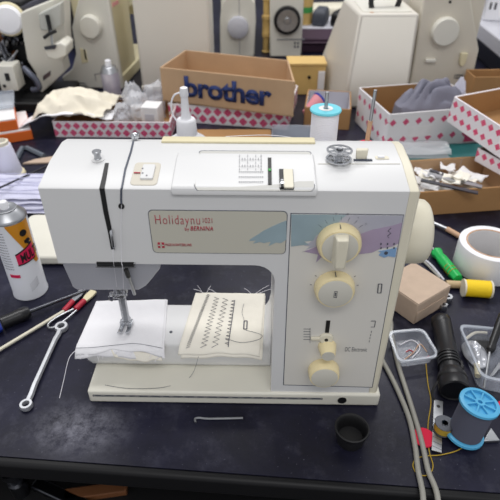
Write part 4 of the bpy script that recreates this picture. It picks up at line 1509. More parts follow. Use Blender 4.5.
# ---- brown carton lettered "brother" standing on a pink-diamond box
bl, br = on_z(163, 101, .043), on_z(293, 117, .043)
w = (br - bl).length
rz = math.atan2(br.y - bl.y, br.x - bl.x)
mid = (bl + br) / 2
dm = diamond_mat('pink_diamonds_low', (232, 226, 228), PINK, .0225, .0175, .0025, 2, .44, .5)
c0 = on_z(170, 121, 0); c1_ = on_z(287, 130, 0)
rzl = math.atan2(c1_.y - c0.y, c1_.x - c0.x)
open_box('diamond_box', 'pink diamond patterned box under the brown lettered carton', 'box', ((c0.x + c1_.x) / 2, (c0.y + c1_.y) / 2, .0004), rzl, ((c1_ - c0).length, .17, .0405), dm, M['card_dk'])
bro = thing('lettered_carton', 'open brown cardboard carton with big blue lettering', 'carton', (mid.x, mid.y, .0430), rz)
bh, bd = .073, .125
fq = [(-w / 2, 0), (w / 2, 0), (w / 2 - .046, bd), (-w / 2 + .004, bd)]


def wall_panel(p, q, name, h0, h1, m_=M['card'], th=.0035, lean=0.0):
    p, q = Vector((*p, 0)), Vector((*q, 0))
    d = (q - p).normalized()
    n = Vector((-d.y, d.x, 0)) * th
    MB().loft([[p, p + n, p + n + Vector((0, 0, h0)), p + Vector((0, 0, h0))], [q, q + n, q + n + Vector((0, 0, h1)), q + Vector((0, 0, h1))]]).build(name, m_, bro, bevel=.0006)


for nm_, i, j, h0, h1 in (('front_side', 0, 1, bh, bh), ('end_side', 1, 2, bh, bh + .003), ('back_side', 2, 3, bh + .003, bh + .004), ('end_side', 3, 0, bh + .004, bh)):
    wall_panel(fq[i], fq[j], nm_, h0, h1)
MB().prism(fq, lambda u, v, d: (u, v, d), .0, .003).build('box_floor', M['card'], bro)
vs_ = text_mb('brother', lambda u, v: (-w / 2 + w * (.188 + .655 * u), -.0022, .0165 + .045 * v), bold=.034, spacing=.95)
vs_.build('lettering', M['blueink'], bro, solid=.0003)

# ---- left pink box with its load
c0, c1_ = on_z(56, 137, 0), on_z(171, 138, 0)
wl_ = (c1_ - c0).length
rzl = math.atan2(c1_.y - c0.y, c1_.x - c0.x)
dm2 = diamond_mat('pink_diamonds_left', (228, 218, 222), PINK, .0185, .0150, .0025, 2, .44, .5)
lb = open_box('diamond_box', 'pink diamond patterned tray box holding cream cloth and clear bags', 'box', ((c0.x + c1_.x) / 2, (c0.y + c1_.y) / 2, .0004), rzl, (wl_, .13, .0345), dm2, M['card_dk'])
lcx, lcy = (c0.x + c1_.x) / 2, (c0.y + c1_.y) / 2
# crumpled cream cloth lying in it and over its corner
t = thing('crumpled_cloth', 'crumpled cream cloth heaped over the end of the pink diamond box', 'cloth')


def clo(u, v):
    x = -.445 + .160 * u - .012 * (1 - v)
    y = .685 + .135 * v - .018 * u
    inside = 1.0
    base = .040 + .030 * math.sin(min(v * 1.15, 1) * PI) * math.sin((u * .9 + .1) * PI)
    n_ = nz(x * 13, y * 20, 1.7) + .5 * nz(x * 30, y * 40, 6.1)
    z = base + .014 * (1 - abs(n_) * 2.0) + .003 * nz(x * 90, y * 90, 2)
    if u < .12:
        z -= (.12 - u) * .20
    return Vector((x + .012 * nz(v * 4, u * 2, 4), y + .012 * nz(u * 5, v * 2, 8), max(z, .0375 if u > .08 else .012)))


MB().grid(clo, 44, 36).build('cloth_heap', M['calico'], t, solid=.0014)
MB().grid(lambda u, v: Vector((-.475 + .190 * u, .662 + .05 * v + .02 * u + .008 * nz(u * 5, v * 3, 2), max(.0365 + .016 * (1 - v) * math.sin(u * PI) + .006 * nz(u * 6, v * 3, 5) - max(0, .25 - u) * .05, .004))), 36, 14).build('cloth_flap', M['white_cloth'], t, solid=.0014)

# spray can standing behind the left box
q = Vector((on_y(111, 100, .83).x, .855, 0))
zs = on_y(111, 66, .855).z
t = thing('spray_can', 'pale grey aerosol can with white nozzle behind the cream cloth', 'spray can', (q.x, q.y, .0004))
rC = .0205
MB().lathe([(rC - .001, 0), (rC, .002), (rC, zs - .012)], n=32).build('can_body', mat('can_grey', (196, 192, 206), .3, .2, var=.12, scale=60), t)
MB().lathe([(rC + .0006, zs - .013), (rC - .001, zs - .010), (rC * .8, zs - .002), (rC * .72, zs), (.005, zs)], n=32).build('can_shoulder', M['steel'], t, angle=60)
MB().lathe([(.0075, zs - .001), (.0070, zs + .012), (.004, zs + .014)], n=20).build('nozzle', M['white_pl'], t)

# clear bags and small boxes in the left box
for k, (px, py, sx, sy, sz, lb_, rr) in enumerate(((122, 117, .034, .05, .052, 'clear bag of parts next to the cream cloth, nearest the cloth', .1), (138, 108, .056, .05, .068, 'bulging clear bag of parts behind the white carton', -.2), (154, 96, .050, .04, .074, 'clear bag at the back of the box near the brown carton', .3), (131, 92, .046, .04, .078, 'clear bag of parts beside the aerosol can', .5))):
    zb_ = .0036
    yy = (.715, .745, .785, .78)[k]
    x_ = on_y(px, py, yy).x
    t = thing('clear_bag', lb_, 'bag', (x_, yy, zb_ if yy < .79 else .0036), rr, 'clear bags')

    def bag_fn(u, v, sx=sx, sy=sy, sz=sz, k=k):
        a = u * 2 * PI
        ca, sa = math.cos(a), math.sin(a)
        sq = 1 / max(abs(ca), abs(sa)) * .80
        taper = 1.0 if v < .6 else 1.0 - (v - .6) * (1.6 if k % 2 else .7)
        cr_ = 1 + .34 * nz(ca * 2.2 + k * 3, sa * 2.2, v * 5.0) + .16 * nz(ca * 6, sa * 6 + k, v * 11)
        return Vector((ca * sq * sx / 2 * taper * cr_, sa * sq * sy / 2 * (.35 + .65 * taper) * cr_, sz * min(v, .97) * (1 + .16 * nz(ca * 1.5, sa * 1.5 + k * 2, 1.3)) + (.004 * nz(ca * 5, sa * 5, k))* v))
    fb = MB().grid(bag_fn, 26, 12)
    fb.add([bag_fn(i / 26, 1.0) for i in range(26)], [tuple(range(26))])
    fb.build('bag_film', M['bagfilm'], t, angle=14)
    MB().box((0, 0, sz * .35), (sx * .55, sy * .55, sz * .42), Matrix.Rotation(.4, 3, 'Z')).build('packed_part', M['paper'] if k % 2 else M['bench_grey'], t, bevel=.002)
q = on_y(152, 115, .705)
t = thing('small_carton', 'small white carton in the pink tray box next to the lettered carton', 'carton', (q.x, .712, .0036), -.15)
part_box((0, 0, .027), (.036, .040, .054), 'carton_body', M['paper'], t)
part_box((0, -.0203, .03), (.02, .0008, .02), 'carton_label', M['bench_grey'], t, 0)

# ---- white dropper bottle right behind the machine
yb = .315
tipz = on_y(183, 88, yb).z
capz = on_y(186, 126, yb).z
shz = on_y(187, 134, yb).z
cx = on_y(186.5, 126, yb).x
R1 = .0290
t = thing('dropper_bottle', 'white dropper bottle with tethered spout cap behind the machine', 'bottle', (cx, yb, .0004))
MB().lathe([(R1 - .003, 0), (R1, .003), (R1, shz - .018), (R1 - .004, shz - .008), (.013, shz), (.012, shz + .002)], n=40).build('bottle_body', M['white_pl'], t, angle=60)
MB().lathe([(.0135, shz), (.0140, shz + .001), (.0130, capz + .008), (.0115, capz + .010), (.0088, capz + .011)], n=32).build('screw_cap', M['white_pl'], t)
MB().lathe([(.0086, capz + .009), (.0056, capz + .016), (.0046, tipz - .010)], n=24).build('spout', M['white_pl'], t)
MB().lathe([(.0055, tipz - .011), (.0058, tipz - .008), (.0050, tipz), (.003, tipz + .001)], n=24).build('spout_tip', M['white_pl'], t)
MB().tube([(-.004, 0, tipz - .006), (-.013, 0, tipz - .010), (-.018, 0, tipz - .022), (-.017, 0, capz + .016), (-.012, 0, capz + .006)], .0012, 8, smooth=6).build('cap_tether', M['white_pl'], t)

# wooden board and clear sheet between the machine and the boxes
q0_, q1_ = on_z(196, 145, 0), on_z(268, 132, 0)
o = MB().box(((q0_.x + q1_.x) / 2, .655, .006), (.16, .07, .012)).build('wooden_board', M['card_dk'], bevel=.001)
tag(o, 'flat brown board in front of the pink diamond box', 'board')
a, b = on_z(292, 148, .01), on_z(318, 130, .03)
t = thing('clear_case', 'clear plastic case lying behind the white spool', 'case', (on_z(300, 140, 0).x, .62, .0005), -.05)
part_box((0, 0, .001), (.12, .09, .002), 'case_floor', M['clear_rim'], t)
for dx, dy, sx, sy in ((0, .045, .12, .002), (0, -.045, .12, .002), (.06, 0, .002, .09), (-.06, 0, .002, .09)):
    part_box((dx, dy, .016), (sx, sy, .030), 'case_side', M['clear_rim'], t)
q = on_z(303, 118, .03)
t = thing('paper_cone', 'pink paper cone with blue rim leaning behind the white spool', 'cone', (on_y(304, 118, .74).x, .74, .028), 0, None, rot=(0.2, 1.1, .8))
MB().lathe([(.006, 0), (.018, .045), (.017, .045), (.005, .001)], n=24).build('cone_paper', M['pink'], t)
MB().lathe([(.018, .043), (.0195, .046), (.018, .048), (.0165, .046), (.018, .043)], n=24, caps=False).build('cone_rim', M['blue_handle'], t)
q = on_z(312, 112, 0)
t = open_box('grey_carton', 'open tan carton behind the white spool with grey inside', 'carton', (on_y(312, 118, .72).x, .70, .0004), -.15, (.095, .11, .046), M['card_dk'], M['bench_grey'])
t.location.x += .032
t.location.y += .02

# clear plastic bag lying behind the machine's pins
q = on_z(375, 142, 0)
t = thing('flat_bag', 'flat clear plastic bag lying behind the spool pins', 'bag', (q.x - .01, .60, .001), 0)
MB().grid(lambda u, v: Vector((-.10 + .24 * u, -.03 + .06 * v, .010 + .010 * math.sin(v * PI) + .006 * nz(u * 6, v * 4, 2))), 30, 10).build('bag_film', M['bagfilm'], t)
MB().grid(lambda u, v: Vector((-.10 + .24 * u, -.03 + .06 * v, .002 + .002 * abs(nz(u * 6, v * 4, 7)))), 30, 10).build('bag_underside', M['bagfilm'], t)

# ---- white pink-diamond box with grey cloth (right, behind)
dm3 = diamond_mat('pink_diamonds_wide', (230, 228, 230), PINK, .0270, .036, .004, 2, .27, 0.0)
# note: diamonds small relative to the wide pitch
fL, fR = on_z(384, 151, 0), on_z(476, 142, 0)
rz3 = math.atan2(fR.y - fL.y, fR.x - fL.x)
w3 = (fR - fL).length
hb = open_box('diamond_box', 'white box with sparse pink diamonds holding a grey cloth', 'box', ((fL.x + fR.x) / 2, (fL.y + fR.y) / 2, .0004), rz3, (w3, .155, .076), dm3, M['card_dk'])
R3 = Matrix.Rotation(rz3, 3, 'Z')
part_box((w3 * .42, -.0022, .012), (.030, .0006, .016), 'printed_patch', mat('patch_pink', PINK, .6), hb, 0)
part_box((-w3 * .16, -.0021, .036), (.050, .0005, .022), 'paper_label', M['paper'], hb, 0)


def w3p(x, y, z):
    p = R3 @ Vector((x, y, z))
    return Vector((p.x + (fL.x + fR.x) / 2, p.y + (fL.y + fR.y) / 2, z))


t = thing('crumpled_cloth', 'dark grey cloth bunched in the sparse pink diamond box', 'cloth')


def gcl(u, v):
    a = u * 2 * PI
    r = v
    x = .018 + math.cos(a) * r * .080
    y = .064 + math.sin(a) * r * .053
    ph = (x * 55 - y * 95) + 2.6 * nz(x * 16, y * 16, 3)
    fold = abs(math.sin(ph)) ** .7 * (.7 + .3 * nz(x * 30, y * 30, 6))
    z = .060 + .058 * (1 - r ** 2.6) * (.52 + .55 * fold) * (1 - .35 * (x < -.01) * min(1, (-.01 - x) / .04)) + .004 * nz(x * 60, y * 60, 1)
    if r > .93:
        z -= (r - .93) * .5
    p = w3p(x, y, z)
    return p


MB().grid(gcl, 64, 26).build('cloth_folds', M['grey_cloth'], t, solid=.0012)
t = thing('plastic_bag', 'white plastic bag tuck beside the grey cloth in the box', 'bag', w3p(.088, .078, .0036))
MB().grid(heap((0, 0, 0), .016, .03, .098, 8, f1=50, edge=3.0), 30, 14).build('bag_film', mat('bag_white', (226, 226, 240), .4, alpha=.85), t, solid=.0006)

# teal cutting mat
a = on_z(400, 161, 0); b = on_z(470, 147, 0)
o = MB().prism(rounded(.255, .505, .60, .640, .01), lambda u, v, d: (u, v, d), .0002, .0025).build('cutting_mat', M['teal_mat'], bevel=.0005)
tag(o, 'teal cutting mat lying under the diamond boxes', 'mat')
# keep the tan box clear of the mat

# ---- low tan carton with scraps
zf_ = .047
K0, K1 = on_z(414, 216, 0), on_z(512, 209, 0)
rk = math.atan2(K1.y - K0.y, K1.x - K0.x)
wk = (K1 - K0).length
kb = open_box('low_carton', 'low tan carton full of paper scraps and metal strips beside the handwheel', 'carton', ((K0.x + K1.x) / 2, (K0.y + K1.y) / 2, .0004), rk, (wk, .108, .044), M['card_dk'], M['card'])
Rk = Matrix.Rotation(rk, 3, 'Z')


def kp(x, y, z):
    p = Rk @ Vector((x, y, z))
    return Vector((p.x + (K0.x + K1.x) / 2, p.y + (K0.y + K1.y) / 2, z))


part_box((wk * .22, .1065, .022), (.003, .002, .040), 'fold_line', M['card_lt'], kb, 0)
rnd = random.Random(4)
desc = ['white', 'grey-white', 'creased', 'torn', 'curled', 'narrow', 'folded', 'crumpled', 'small', 'long', 'pale', 'bent', 'rumpled', 'thin', 'wrinkled', 'ragged']
for k in range(26):
    x, y = rnd.uniform(-wk * .40, wk * .16), rnd.uniform(.018, .088)
    sx, sy = rnd.uniform(.012, .024), rnd.uniform(.008, .016)
    a0 = rnd.uniform(0, 3)
    z0 = .014 + .030 * rnd.random() + (.005 if k > 14 else 0)
    cpos = kp(x, y, z0)
    fn = lambda u, v, sx=sx, sy=sy, a0=a0, k=k: Vector((((u - .5) * math.cos(a0) * sx - (v - .5) * math.sin(a0) * sy) * 2, ((u - .5) * math.sin(a0) * sx + (v - .5) * math.cos(a0) * sy) * 2, .006 * nz(u * 2.4, v * 2.4, k) + .008 * abs(u - .5)))
    o = MB().grid(fn, 10, 8).build('paper_scrap', M['paper'] if k % 3 else M['cream_cloth'], solid=.0008, loc=cpos)
    tag(o, 'white paper scraps heaped in the low tan carton', 'paper', 'paper scraps in the low carton')
for k, (p0, p1, ww, m_, lb_) in enumerate((((421, 180), (478, 193), .0045, M['darksteel'], 'dark steel strip on the paper scraps, front one'), ((428, 174), (482, 187), .0050, M['steel'], 'bright steel strip on the paper scraps, middle one'), ((430, 170), (474, 184), .0040, M['darksteel'], 'dark steel strip on the paper scraps, back one'))):
    a, b = on_z(*p0, .050), on_z(*p1, .046)
    d = (b - a).normalized(); w = Vector((-d.y, d.x, 0))
    o = MB().loft([[q + w * s + Vector((0, 0, z)) for s, z in ((-ww, -.001), (-ww, .001), (ww, .001), (ww, -.001))] for q in (a, b)]).build('metal_strip', m_)
    tag(o, lb_, 'metal strip', 'metal strips in the low carton')

# ---- two stacked diamond boxes at the right edge
dm4 = diamond_mat('pink_diamonds_tight', (236, 230, 234), (222, 66, 112), .0172, .0215, .0035, 2, .38, .5)
iL, iR = on_z(447, 121, .088), on_z(500, 158, .073)
d = iR - iL
ri = math.atan2(d.y, d.x)
dl = Vector((math.cos(ri), math.sin(ri), 0))
Lw = .22
tilt_y = math.atan2(-(iR.z - iL.z), math.hypot(d.x, d.y))
Rt = Matrix.Rotation(ri, 3, 'Z') @ Matrix.Rotation(tilt_y, 3, 'Y')
og = iL + (Rt @ Vector((Lw / 2, 0, 0)))
ib = open_box('diamond_box', 'tilted pink diamond box with brown inside, topmost at the edge', 'box', og, 0, (Lw, .16, .047), dm4, M['card_dk'], tilt=Rt.to_euler())
jL, jR = on_z(474, 152, .028), on_z(500, 185, .018)
rj = ri
jd = Vector((math.cos(rj), math.sin(rj), 0))
nrm = Vector((-math.sin(rj), math.cos(rj), 0))
j0 = on_z(475, 160, 0.046)
dm5 = diamond_mat('pink_diamonds_under', (232, 224, 228), (214, 62, 108), .0172, .0215, .004, 3, .38, .5)
jb = open_box('diamond_box', 'pink diamond box underneath the tilted diamond box', 'box', (j0 + jd * .060).to_tuple()[:2] + (.0450,), rj, (.12, .12, .024), dm5, M['card_dk'])


# ================================================================== machines standing behind
def machine_end(name, label, loc, rz, profile, depth, m_body, wheel=None, col_len=.085, arm=(.19, .28), base_h=.03, m_side=None, details=None):
    """a sewing machine seen from its handwheel end: column with this end profile (x, z), arm and bed running back along y."""
    t = thing(name, label, 'sewing machine', loc, rz)
    MB().prism(profile, lambda u, v, d: (u, d, v), 0, .018).build('end_cover', m_body, t, bevel=.004, seg=3)
    x0 = min(p[0] for p in profile if p[1] > .08); x1 = max(p[0] for p in profile if p[1] > .08)
    ins = .006
    top = max(p[1] for p in profile)
    m_s = m_side or m_body
    MB().box(((x0 + x1) / 2, .018 + col_len / 2, top * .5), (x1 - x0 - ins, col_len, top - .004)).build('column', m_s, t, bevel=.005, seg=3)
    MB().box(((x0 + x1) / 2, .018 + col_len + (depth - col_len) / 2, (arm[0] + arm[1]) / 2), (x1 - x0 - ins, depth - col_len, arm[1] - arm[0])).build('arm', m_s, t, bevel=.005, seg=3)
    xb0 = min(p[0] for p in profile); xb1 = max(p[0] for p in profile)
    MB().box(((xb0 + xb1) / 2, .020 + depth / 2, base_h / 2), (xb1 - xb0 - ins, depth, base_h)).build('bed', m_s, t, bevel=.004, seg=3)
    MB().box(((x0 + x1) / 2, depth - .02, (arm[0] + arm[1]) / 2 - .02), (x1 - x0 - ins * 2, .06, arm[1] - arm[0] + .03)).build('head', m_s, t, bevel=.005, seg=3)
    if wheel:
        wx, wz, wr, wd, m_w = wheel
        h = MB().lathe([(wr * .97, 0), (wr, .003), (wr, wd * .7), (wr * .93, wd * .92), (wr * .8, wd), (.003, wd)], (wx, .001, wz), (0, -1, 0), 40).build('handwheel', m_w, t)
    return t


# helper: local coordinates of pixels on the plane y=Y
def prof_px(pts, Yp, cx_):
    return [(on_y(x, y, Yp).x - cx_, on_y(x, y, Yp).z) for x, y in pts]


# white machine with round knob, beyond the cream cloth
Yc = .97
cx = on_y(97, 60, Yc).x
pr = prof_px([(66, 94), (124, 92), (108, -6), (90, -20), (80, -8), (71, 28), (75, 55), (71, 70), (60, 79)], Yc, cx)
zmin = min(z for _, z in pr)
pr = [(x, max(z - 0.0, .002)) for x, z in pr]
topz = max(z for _, z in pr)
pc = machine_end('sewing_machine', 'white machine with round knob and yellowed side behind the aerosol can', (cx, Yc, .0004), -.10, pr, .30, M['white_m'], None, arm=(topz - .09, topz - .004), m_side=M['ivory_m'], col_len=.14)
w_ = on_y(92, 26, Yc)
h = MB().lathe([(.0255, 0), (.0265, .004), (.0255, .016), (.023, .020), (.003, .0205)], (w_.x - cx, .001, w_.z), (0, -1, 0), 40).build('handwheel', M['white_m'], pc)
w_ = on_y(83, 56, Yc)
MB().prism([(-.008, -.020), (.010, -.016), (.010, .014), (-.006, .018)], lambda u, v, d: (u + w_.x - cx, d, v + w_.z), -.001, .002).build('plug_recess', M['ivory_m'], pc, bevel=.002)
MB().box((w_.x - cx + .006, -.002, w_.z + .003), (.003, .002, .024)).build('recess_slot', M['dark'], pc)
mb = MB()
w_ = on_y(76, 84, Yc)
for j in range(3):
    mb.box((w_.x - cx + .003 * j, -.0006, w_.z - .006 * j), (.046, .001, .002))
mb.build('vent_slots', M['ink'], pc)
w_ = on_y(99, 76, Yc)
MB().tube([(w_.x - cx - .010, -.0005, w_.z - .012), (w_.x - cx - .010, -.0005, w_.z + .004), (w_.x - cx + .006, -.0005, w_.z + .006)], .0008, 6).build('seam_line', M['ink'], pc)
# pink pencilled mark on its yellowed side
w_ = on_y(126, 8, Yc)
pm = MB()
xs_ = max(p[0] for p in pr if p[1] > .08) - .0028
zz_ = w_.z
pm.tube([(xs_, .030 + .006 * k, zz_ + (.005 if k % 2 else -.004)) for k in range(9)], .0012, 5, smooth=3)
pm.build('pink_scribble', M['pink'], pc)

# tall beige cover (flat faced) in the middle left
Yd = .96
xl0, xr0 = on_y(134, 20, Yd).x, on_y(209, 20, Yd).x
t = thing('machine_cover', 'tall beige hard machine cover behind the lettered carton', 'machine cover', ((xl0 + xr0) / 2, Yd, .0004), 0)
wD = xr0 - xl0
MB().prism(rounded(-wD / 2, .0, wD / 2, .36, .014), lambda u, v, d: (u, d, v), 0, .15).build('cover_shell', mat('cover_beige', (226, 220, 208), .45, var=.02, scale=10), t, bevel=.006, seg=3)
MB().box((0, .075, .362), (.10, .022, .010)).build('cover_handle', M['black_pl'], t, bevel=.003)
MB().box((0, .075, .006), (wD + .004, .154, .012)).build('base_rim', M['beige_m'], t, bevel=.002)

# white machine with light grey wheel
Ye = 1.25
cx = on_y(236, 30, Ye).x
pr = prof_px([(220, 57), (254, 57), (256, 20), (255, 3), (249, -5), (228, -5), (222, 3), (220, 20)], Ye, cx)
pr = [(x, max(z, .002)) for x, z in pr]
topz = max(z for _, z in pr)
pe = machine_end('sewing_machine', 'white machine with pale grey wheel behind the lettered carton', (cx, Ye, .0004), 0, pr, .30, M['white_m'], None, arm=(topz - .09, topz - .003))
w_ = on_y(238, 27, Ye)
h = MB().lathe([(.0300, 0), (.0305, .004), (.029, .016), (.026, .018), (.003, .018)], (w_.x - cx, .001, w_.z), (0, -1, 0), 44).build('handwheel', M['bench_grey'], pe)
MB().box((w_.x - cx + .004, -.0005, topz * .5), (.0014, .0012, topz * .94)).build('seam_line', M['inkdim'], pe)

# white machine with chrome wheel ringed in black
cx = on_y(285, 30, Ye).x
pr = prof_px([(270, 57), (301, 57), (304, 0), (300, -6), (272, -6), (270, 0)], Ye, cx)
pr = [(x, max(z, .002)) for x, z in pr]
topz = max(z for _, z in pr)
pf = machine_end('sewing_machine', 'white machine with black-ringed chrome wheel above the yellow box', (cx, Ye, .0004), 0, pr, .28, M['white_m'], None, arm=(topz - .09, topz - .003))
w_ = on_y(287, 20, Ye)
h = MB().lathe([(.0365, 0), (.0385, .004), (.0375, .014), (.030, .015)], (w_.x - cx, .001, w_.z), (0, -1, 0), 48).build('handwheel', M['black_pl'], pf)
MB().lathe([(.0300, .013), (.0290, .018), (.010, .017), (.008, .020), (.002, .020)], (w_.x - cx, .001, w_.z), (0, -1, 0), 48).build('wheel_disc', M['steel'], h)
mb = MB()
w_ = on_y(296.5, 45, Ye)
for i in range(2):
    for j in range(2):
        mb.box((w_.x - cx + (i - .5) * .009, -.0008, w_.z + (j - .5) * .010), (.005, .001, .006))
mb.build('emblem', M['ink'], pf)
w_ = on_y(293, 38, Ye)
MB().box((w_.x - cx - .006, -.0008, w_.z - .004), (.080, .002, .003)).build('seam_line', M['inkdim'], pf)
# gold-coloured gear post beside it
q = on_y(266, 40, 1.31)
for k in range(4):
    o = MB().lathe([(.012, .0), (.013, .003), (.0095 + .002 * (k % 2), .006), (.0095 + .002 * (k % 2), .044), (.013, .047), (.012, .050)], (0, 0, 0), (0, 0, 1), 24).build('tan_spool', M['yellow_wood'], loc=(q.x, 1.31, .0004 + .0505 * k))
    tag(o, 'tan spool stacked upright between the two white machines with round wheels', 'spool', 'stacked tan spools')

# yellow wooden box and white card under that machine
Yw = .93
xl0, xr0 = on_y(288, 80, Yw).x, on_y(325, 80, Yw).x
t = thing('yellow_box', 'yellow plywood box behind the lettered carton with dark screw', 'box', ((xl0 + xr0) / 2, Yw, .0004), 0)
hW = on_y(310, 66, Yw).z
part_box((0, .03, hW / 2), (xr0 - xl0, .06, hW), 'box_body', M['yellow_wood'], t, .002)
part_box((0, .03, hW + .003), (xr0 - xl0 + .004, .064, .006), 'box_lid', M['yellow_wood'], t, .001)
MB().lathe([(.004, 0), (.004, .002)], (.006, -.0005, hW * .62), (0, -1, 0), 14).build('box_screw', M['dark'], t)
xq = on_y(321, 85, Yw - .01)
t2 = thing('white_card', 'white card standing against the yellow plywood box', 'card', (xq.x, Yw - .006, .0004), 0)
part_box((0, 0, .030), (.016, .003, .060), 'card_sheet', M['paper'], t2, .0004)

# big beige machine case, seen with its side
Ya = .84
def pxm(x, y, Yp):
    return on_y(x, y, Yp)
hA = on_y(390, 14, Ya).z
fbl, fbr = on_y(343, 112, Ya).x, on_y(405, 112, Ya).x
ftl, ftr = on_y(360, 16, Ya).x, on_y(420, 14, Ya).x
t = thing('machine_case', 'large beige machine case standing behind the grey cloth box', 'machine case', ((fbl + fbr) / 2, Ya, .0004), 0)
cxA = (fbl + fbr) / 2
blx = fbl - cxA; brx = fbr - cxA; tlx = ftl - cxA; trx = ftr - cxA
sec0 = [(blx, 0, 0), (brx, 0, 0), (brx, .20, 0), (blx - .055, .20, 0)]
sec1 = [(tlx, 0, hA), (trx, 0, hA), (trx, .16, hA), (tlx - .012, .16, hA)]
mb = MB()
mb.loft([sec0, [tuple(Vector(a).lerp(Vector(b), .97)) for a, b in zip(sec0, sec1)], sec1])
mb.build('case_shell', M['beige_m'], t, bevel=.008, seg=4)
MB().prism(rounded(tlx + .008, .014, trx - .012, .14, .012), lambda u, v, d: (u, v, d), hA - .002, hA + .002).build('top_recess', M['white_m'], t, bevel=.001)
MB().tube([((tlx + trx) / 2 - .03, .05, hA + .001), ((tlx + trx) / 2 - .028, .055, hA + .022), ((tlx + trx) / 2 + .028, .065, hA + .022), ((tlx + trx) / 2 + .03, .066, hA + .001)], .006, 10, smooth=4).build('carry_handle', M['black_pl'], t)
w_ = on_y(373, 13, Ya)
MB().lathe([(.004, 0), (.004, .0015)], (w_.x - cxA, .012, hA - .0005), (0, 0, 1), 14).build('case_mark', M['tan_h'], t)

# cream machine with big round wheel (right)
Yb = .86
cx = on_y(442, 60, Yb).x
pr = prof_px([(405, 108), (466, 108), (472, 82), (479, 50), (475, 25), (471, -2), (462, -12), (432, -12), (423, 0), (414, 60)], Yb, cx)
pr = [(x, max(z, .002)) for x, z in pr]
topz = max(z for _, z in pr)
pb_ = machine_end('sewing_machine', 'cream machine with large round wheel behind the grey cloth', (cx, Yb, .0004), 0, pr, .28, mat('cream_casing', (212, 205, 190), .45, var=.02, scale=10), None, arm=(topz - .09, topz - .004))
cm = bpy.data.materials['cream_casing']
w_ = on_y(444, 31, Yb)
MB().lathe([(.0295, 0), (.0300, .004), (.0290, .014), (.0268, .017), (.003, .0175)], (w_.x - cx, .001, w_.z), (0, -1, 0), 48).build('handwheel', M['white_m'], pb_)
w_ = on_y(430, 60, Yb)
MB().box((w_.x - cx, -.004, w_.z), (.024, .010, .007)).build('catch', M['white_m'], pb_, bevel=.0015)
w_ = on_y(462, 60, Yb)
MB().loft([[(w_.x - cx + s * a_, -d_, w_.z + z_) for s, d_ in ((-1, 0), (1, 0), (1, .008), (-1, .008))] for z_, a_ in ((.016, .008), (-.004, .007), (-.012, .003))]).build('tab', M['ivory_m'], pb_, bevel=.001)
MB().lathe([(.003, 0), (.003, .001)], (on_y(450, 2, Yb).x - cx, -.0002, on_y(450, 2, Yb).z), (0, -1, 0), 12).build('screw_hole', M['dark'], pb_)
w_ = on_y(458, 77, Yb)
text_mb('1222', lambda u, v: (w_.x - cx - .009 + .020 * u, -.0008, w_.z - .004 + .010 * v), bold=.04).build('model_digits', M['ink'], pb_)

# ---- stripped machine at far left
Yg = .86
gx = on_y(40, 90, Yg).x
g = thing('sewing_machine', 'stripped white machine with exposed black mechanism at the far end of the bench', 'sewing machine', (0, 0, 0))


def gp3(px, py, Yp):
    p = on_y(px, py, Yp)
    return p


plate = [(20, 13), (58, -3), (64, -1), (65, 30), (66, 44), (67, 55), (62, 60), (65, 72), (42, 93), (39, 92), (36, 74), (27, 60), (22, 32)]
P3 = [gp3(px, py, Yg + .0008 * (px - 20)) for px, py in plate]
mb = MB()
mb.loft([P3, [p + Vector((.0, .05, .0)) for p in P3]])
mb.build('front_casing', M['white_m'], g, bevel=.004, seg=3)
# lighter inner column and bed block
P3 = [gp3(px, py, Yg - .004) for px, py in [(38, 14), (60, 3), (61, 26), (50, 32), (40, 30)]]
MB().loft([P3, [p + Vector((0, .03, 0)) for p in P3]]).build('head_recess', mat('recess_grey', (190, 190, 182), .5), g, bevel=.003)
P3 = [gp3(px, py, Yg - .035) for px, py in [(45, 50), (60, 42), (66, 46), (66, 56), (56, 60), (47, 58)]]
MB().loft([P3, [p + Vector((0, .06, 0)) for p in P3]]).build('free_arm', M['white_m'], g, bevel=.003)
P3 = [gp3(px, py, Yg - .040) for px, py in [(44, 47), (56, 45), (55, 49), (45, 50)]]
MB().loft([P3, [p + Vector((0, .006, 0)) for p in P3]]).build('needle_plate', M['darksteel'], g)
MB().tube([gp3(47, 15, Yg - .012), gp3(49, 24, Yg - .012), gp3(51, 34, Yg - .014)], .0045, 10).build('needle_lever', M['dark'], g)
MB().tube([gp3(51, 30, Yg - .016), gp3(52.5, 45, Yg - .02)], .0024, 10).build('needle_bar', M['steel'], g)
MB().tube([gp3(44, 38, Yg - .02), gp3(49, 34, Yg - .02), gp3(56, 31, Yg - .02)], .0036, 10).build('thread_bracket', M['dark'], g)
P3 = [gp3(px, py, Yg - .004) for px, py in [(43, 76), (50, 71), (50, 76), (43, 81)]]
MB().loft([P3, [p + Vector((0, .006, 0)) for p in P3]]).build('dark_badge', M['darksteel'], g)
# mechanism frame
x0 = gp3(-14, 60, Yg).x; x1 = gp3(24, 60, Yg).x
MB().box(((x0 + x1) / 2, Yg + .09, .115), (x1 - x0 + .02, .10, .215)).build('frame_casting', M['black_mat'], g, bevel=.006)
MB().box(((x0 + x1) / 2 + .03, Yg + .03, .012), (x1 - x0 + .10, .16, .024)).build('bed_casting', M['black_mat'], g, bevel=.004)
P3 = [gp3(px, py, Yg + .03) for px, py in [(14, 10), (60, -10), (60, -4), (20, 16)]]
MB().loft([P3, [p + Vector((0, .06, 0)) for p in P3]]).build('top_rail', mat('rail_dark', (66, 66, 78), .45), g, bevel=.002)
c = gp3(6, 21, Yg)
h = MB().lathe([(.0330, 0), (.0345, .003), (.0345, .012), (.0325, .016)], c + Vector((0, .02, 0)), (.25, -1, .1), 44).build('handwheel', M['ivory_m'], g)
MB().lathe([(.0305, .012), (.0300, .022), (.0250, .0275), (.004, .030)], c + Vector((0, .02, 0)), (.25, -1, .1), 44).build('wheel_cap', M['white_pl'], h)
c = gp3(9, 79, Yg - .04)
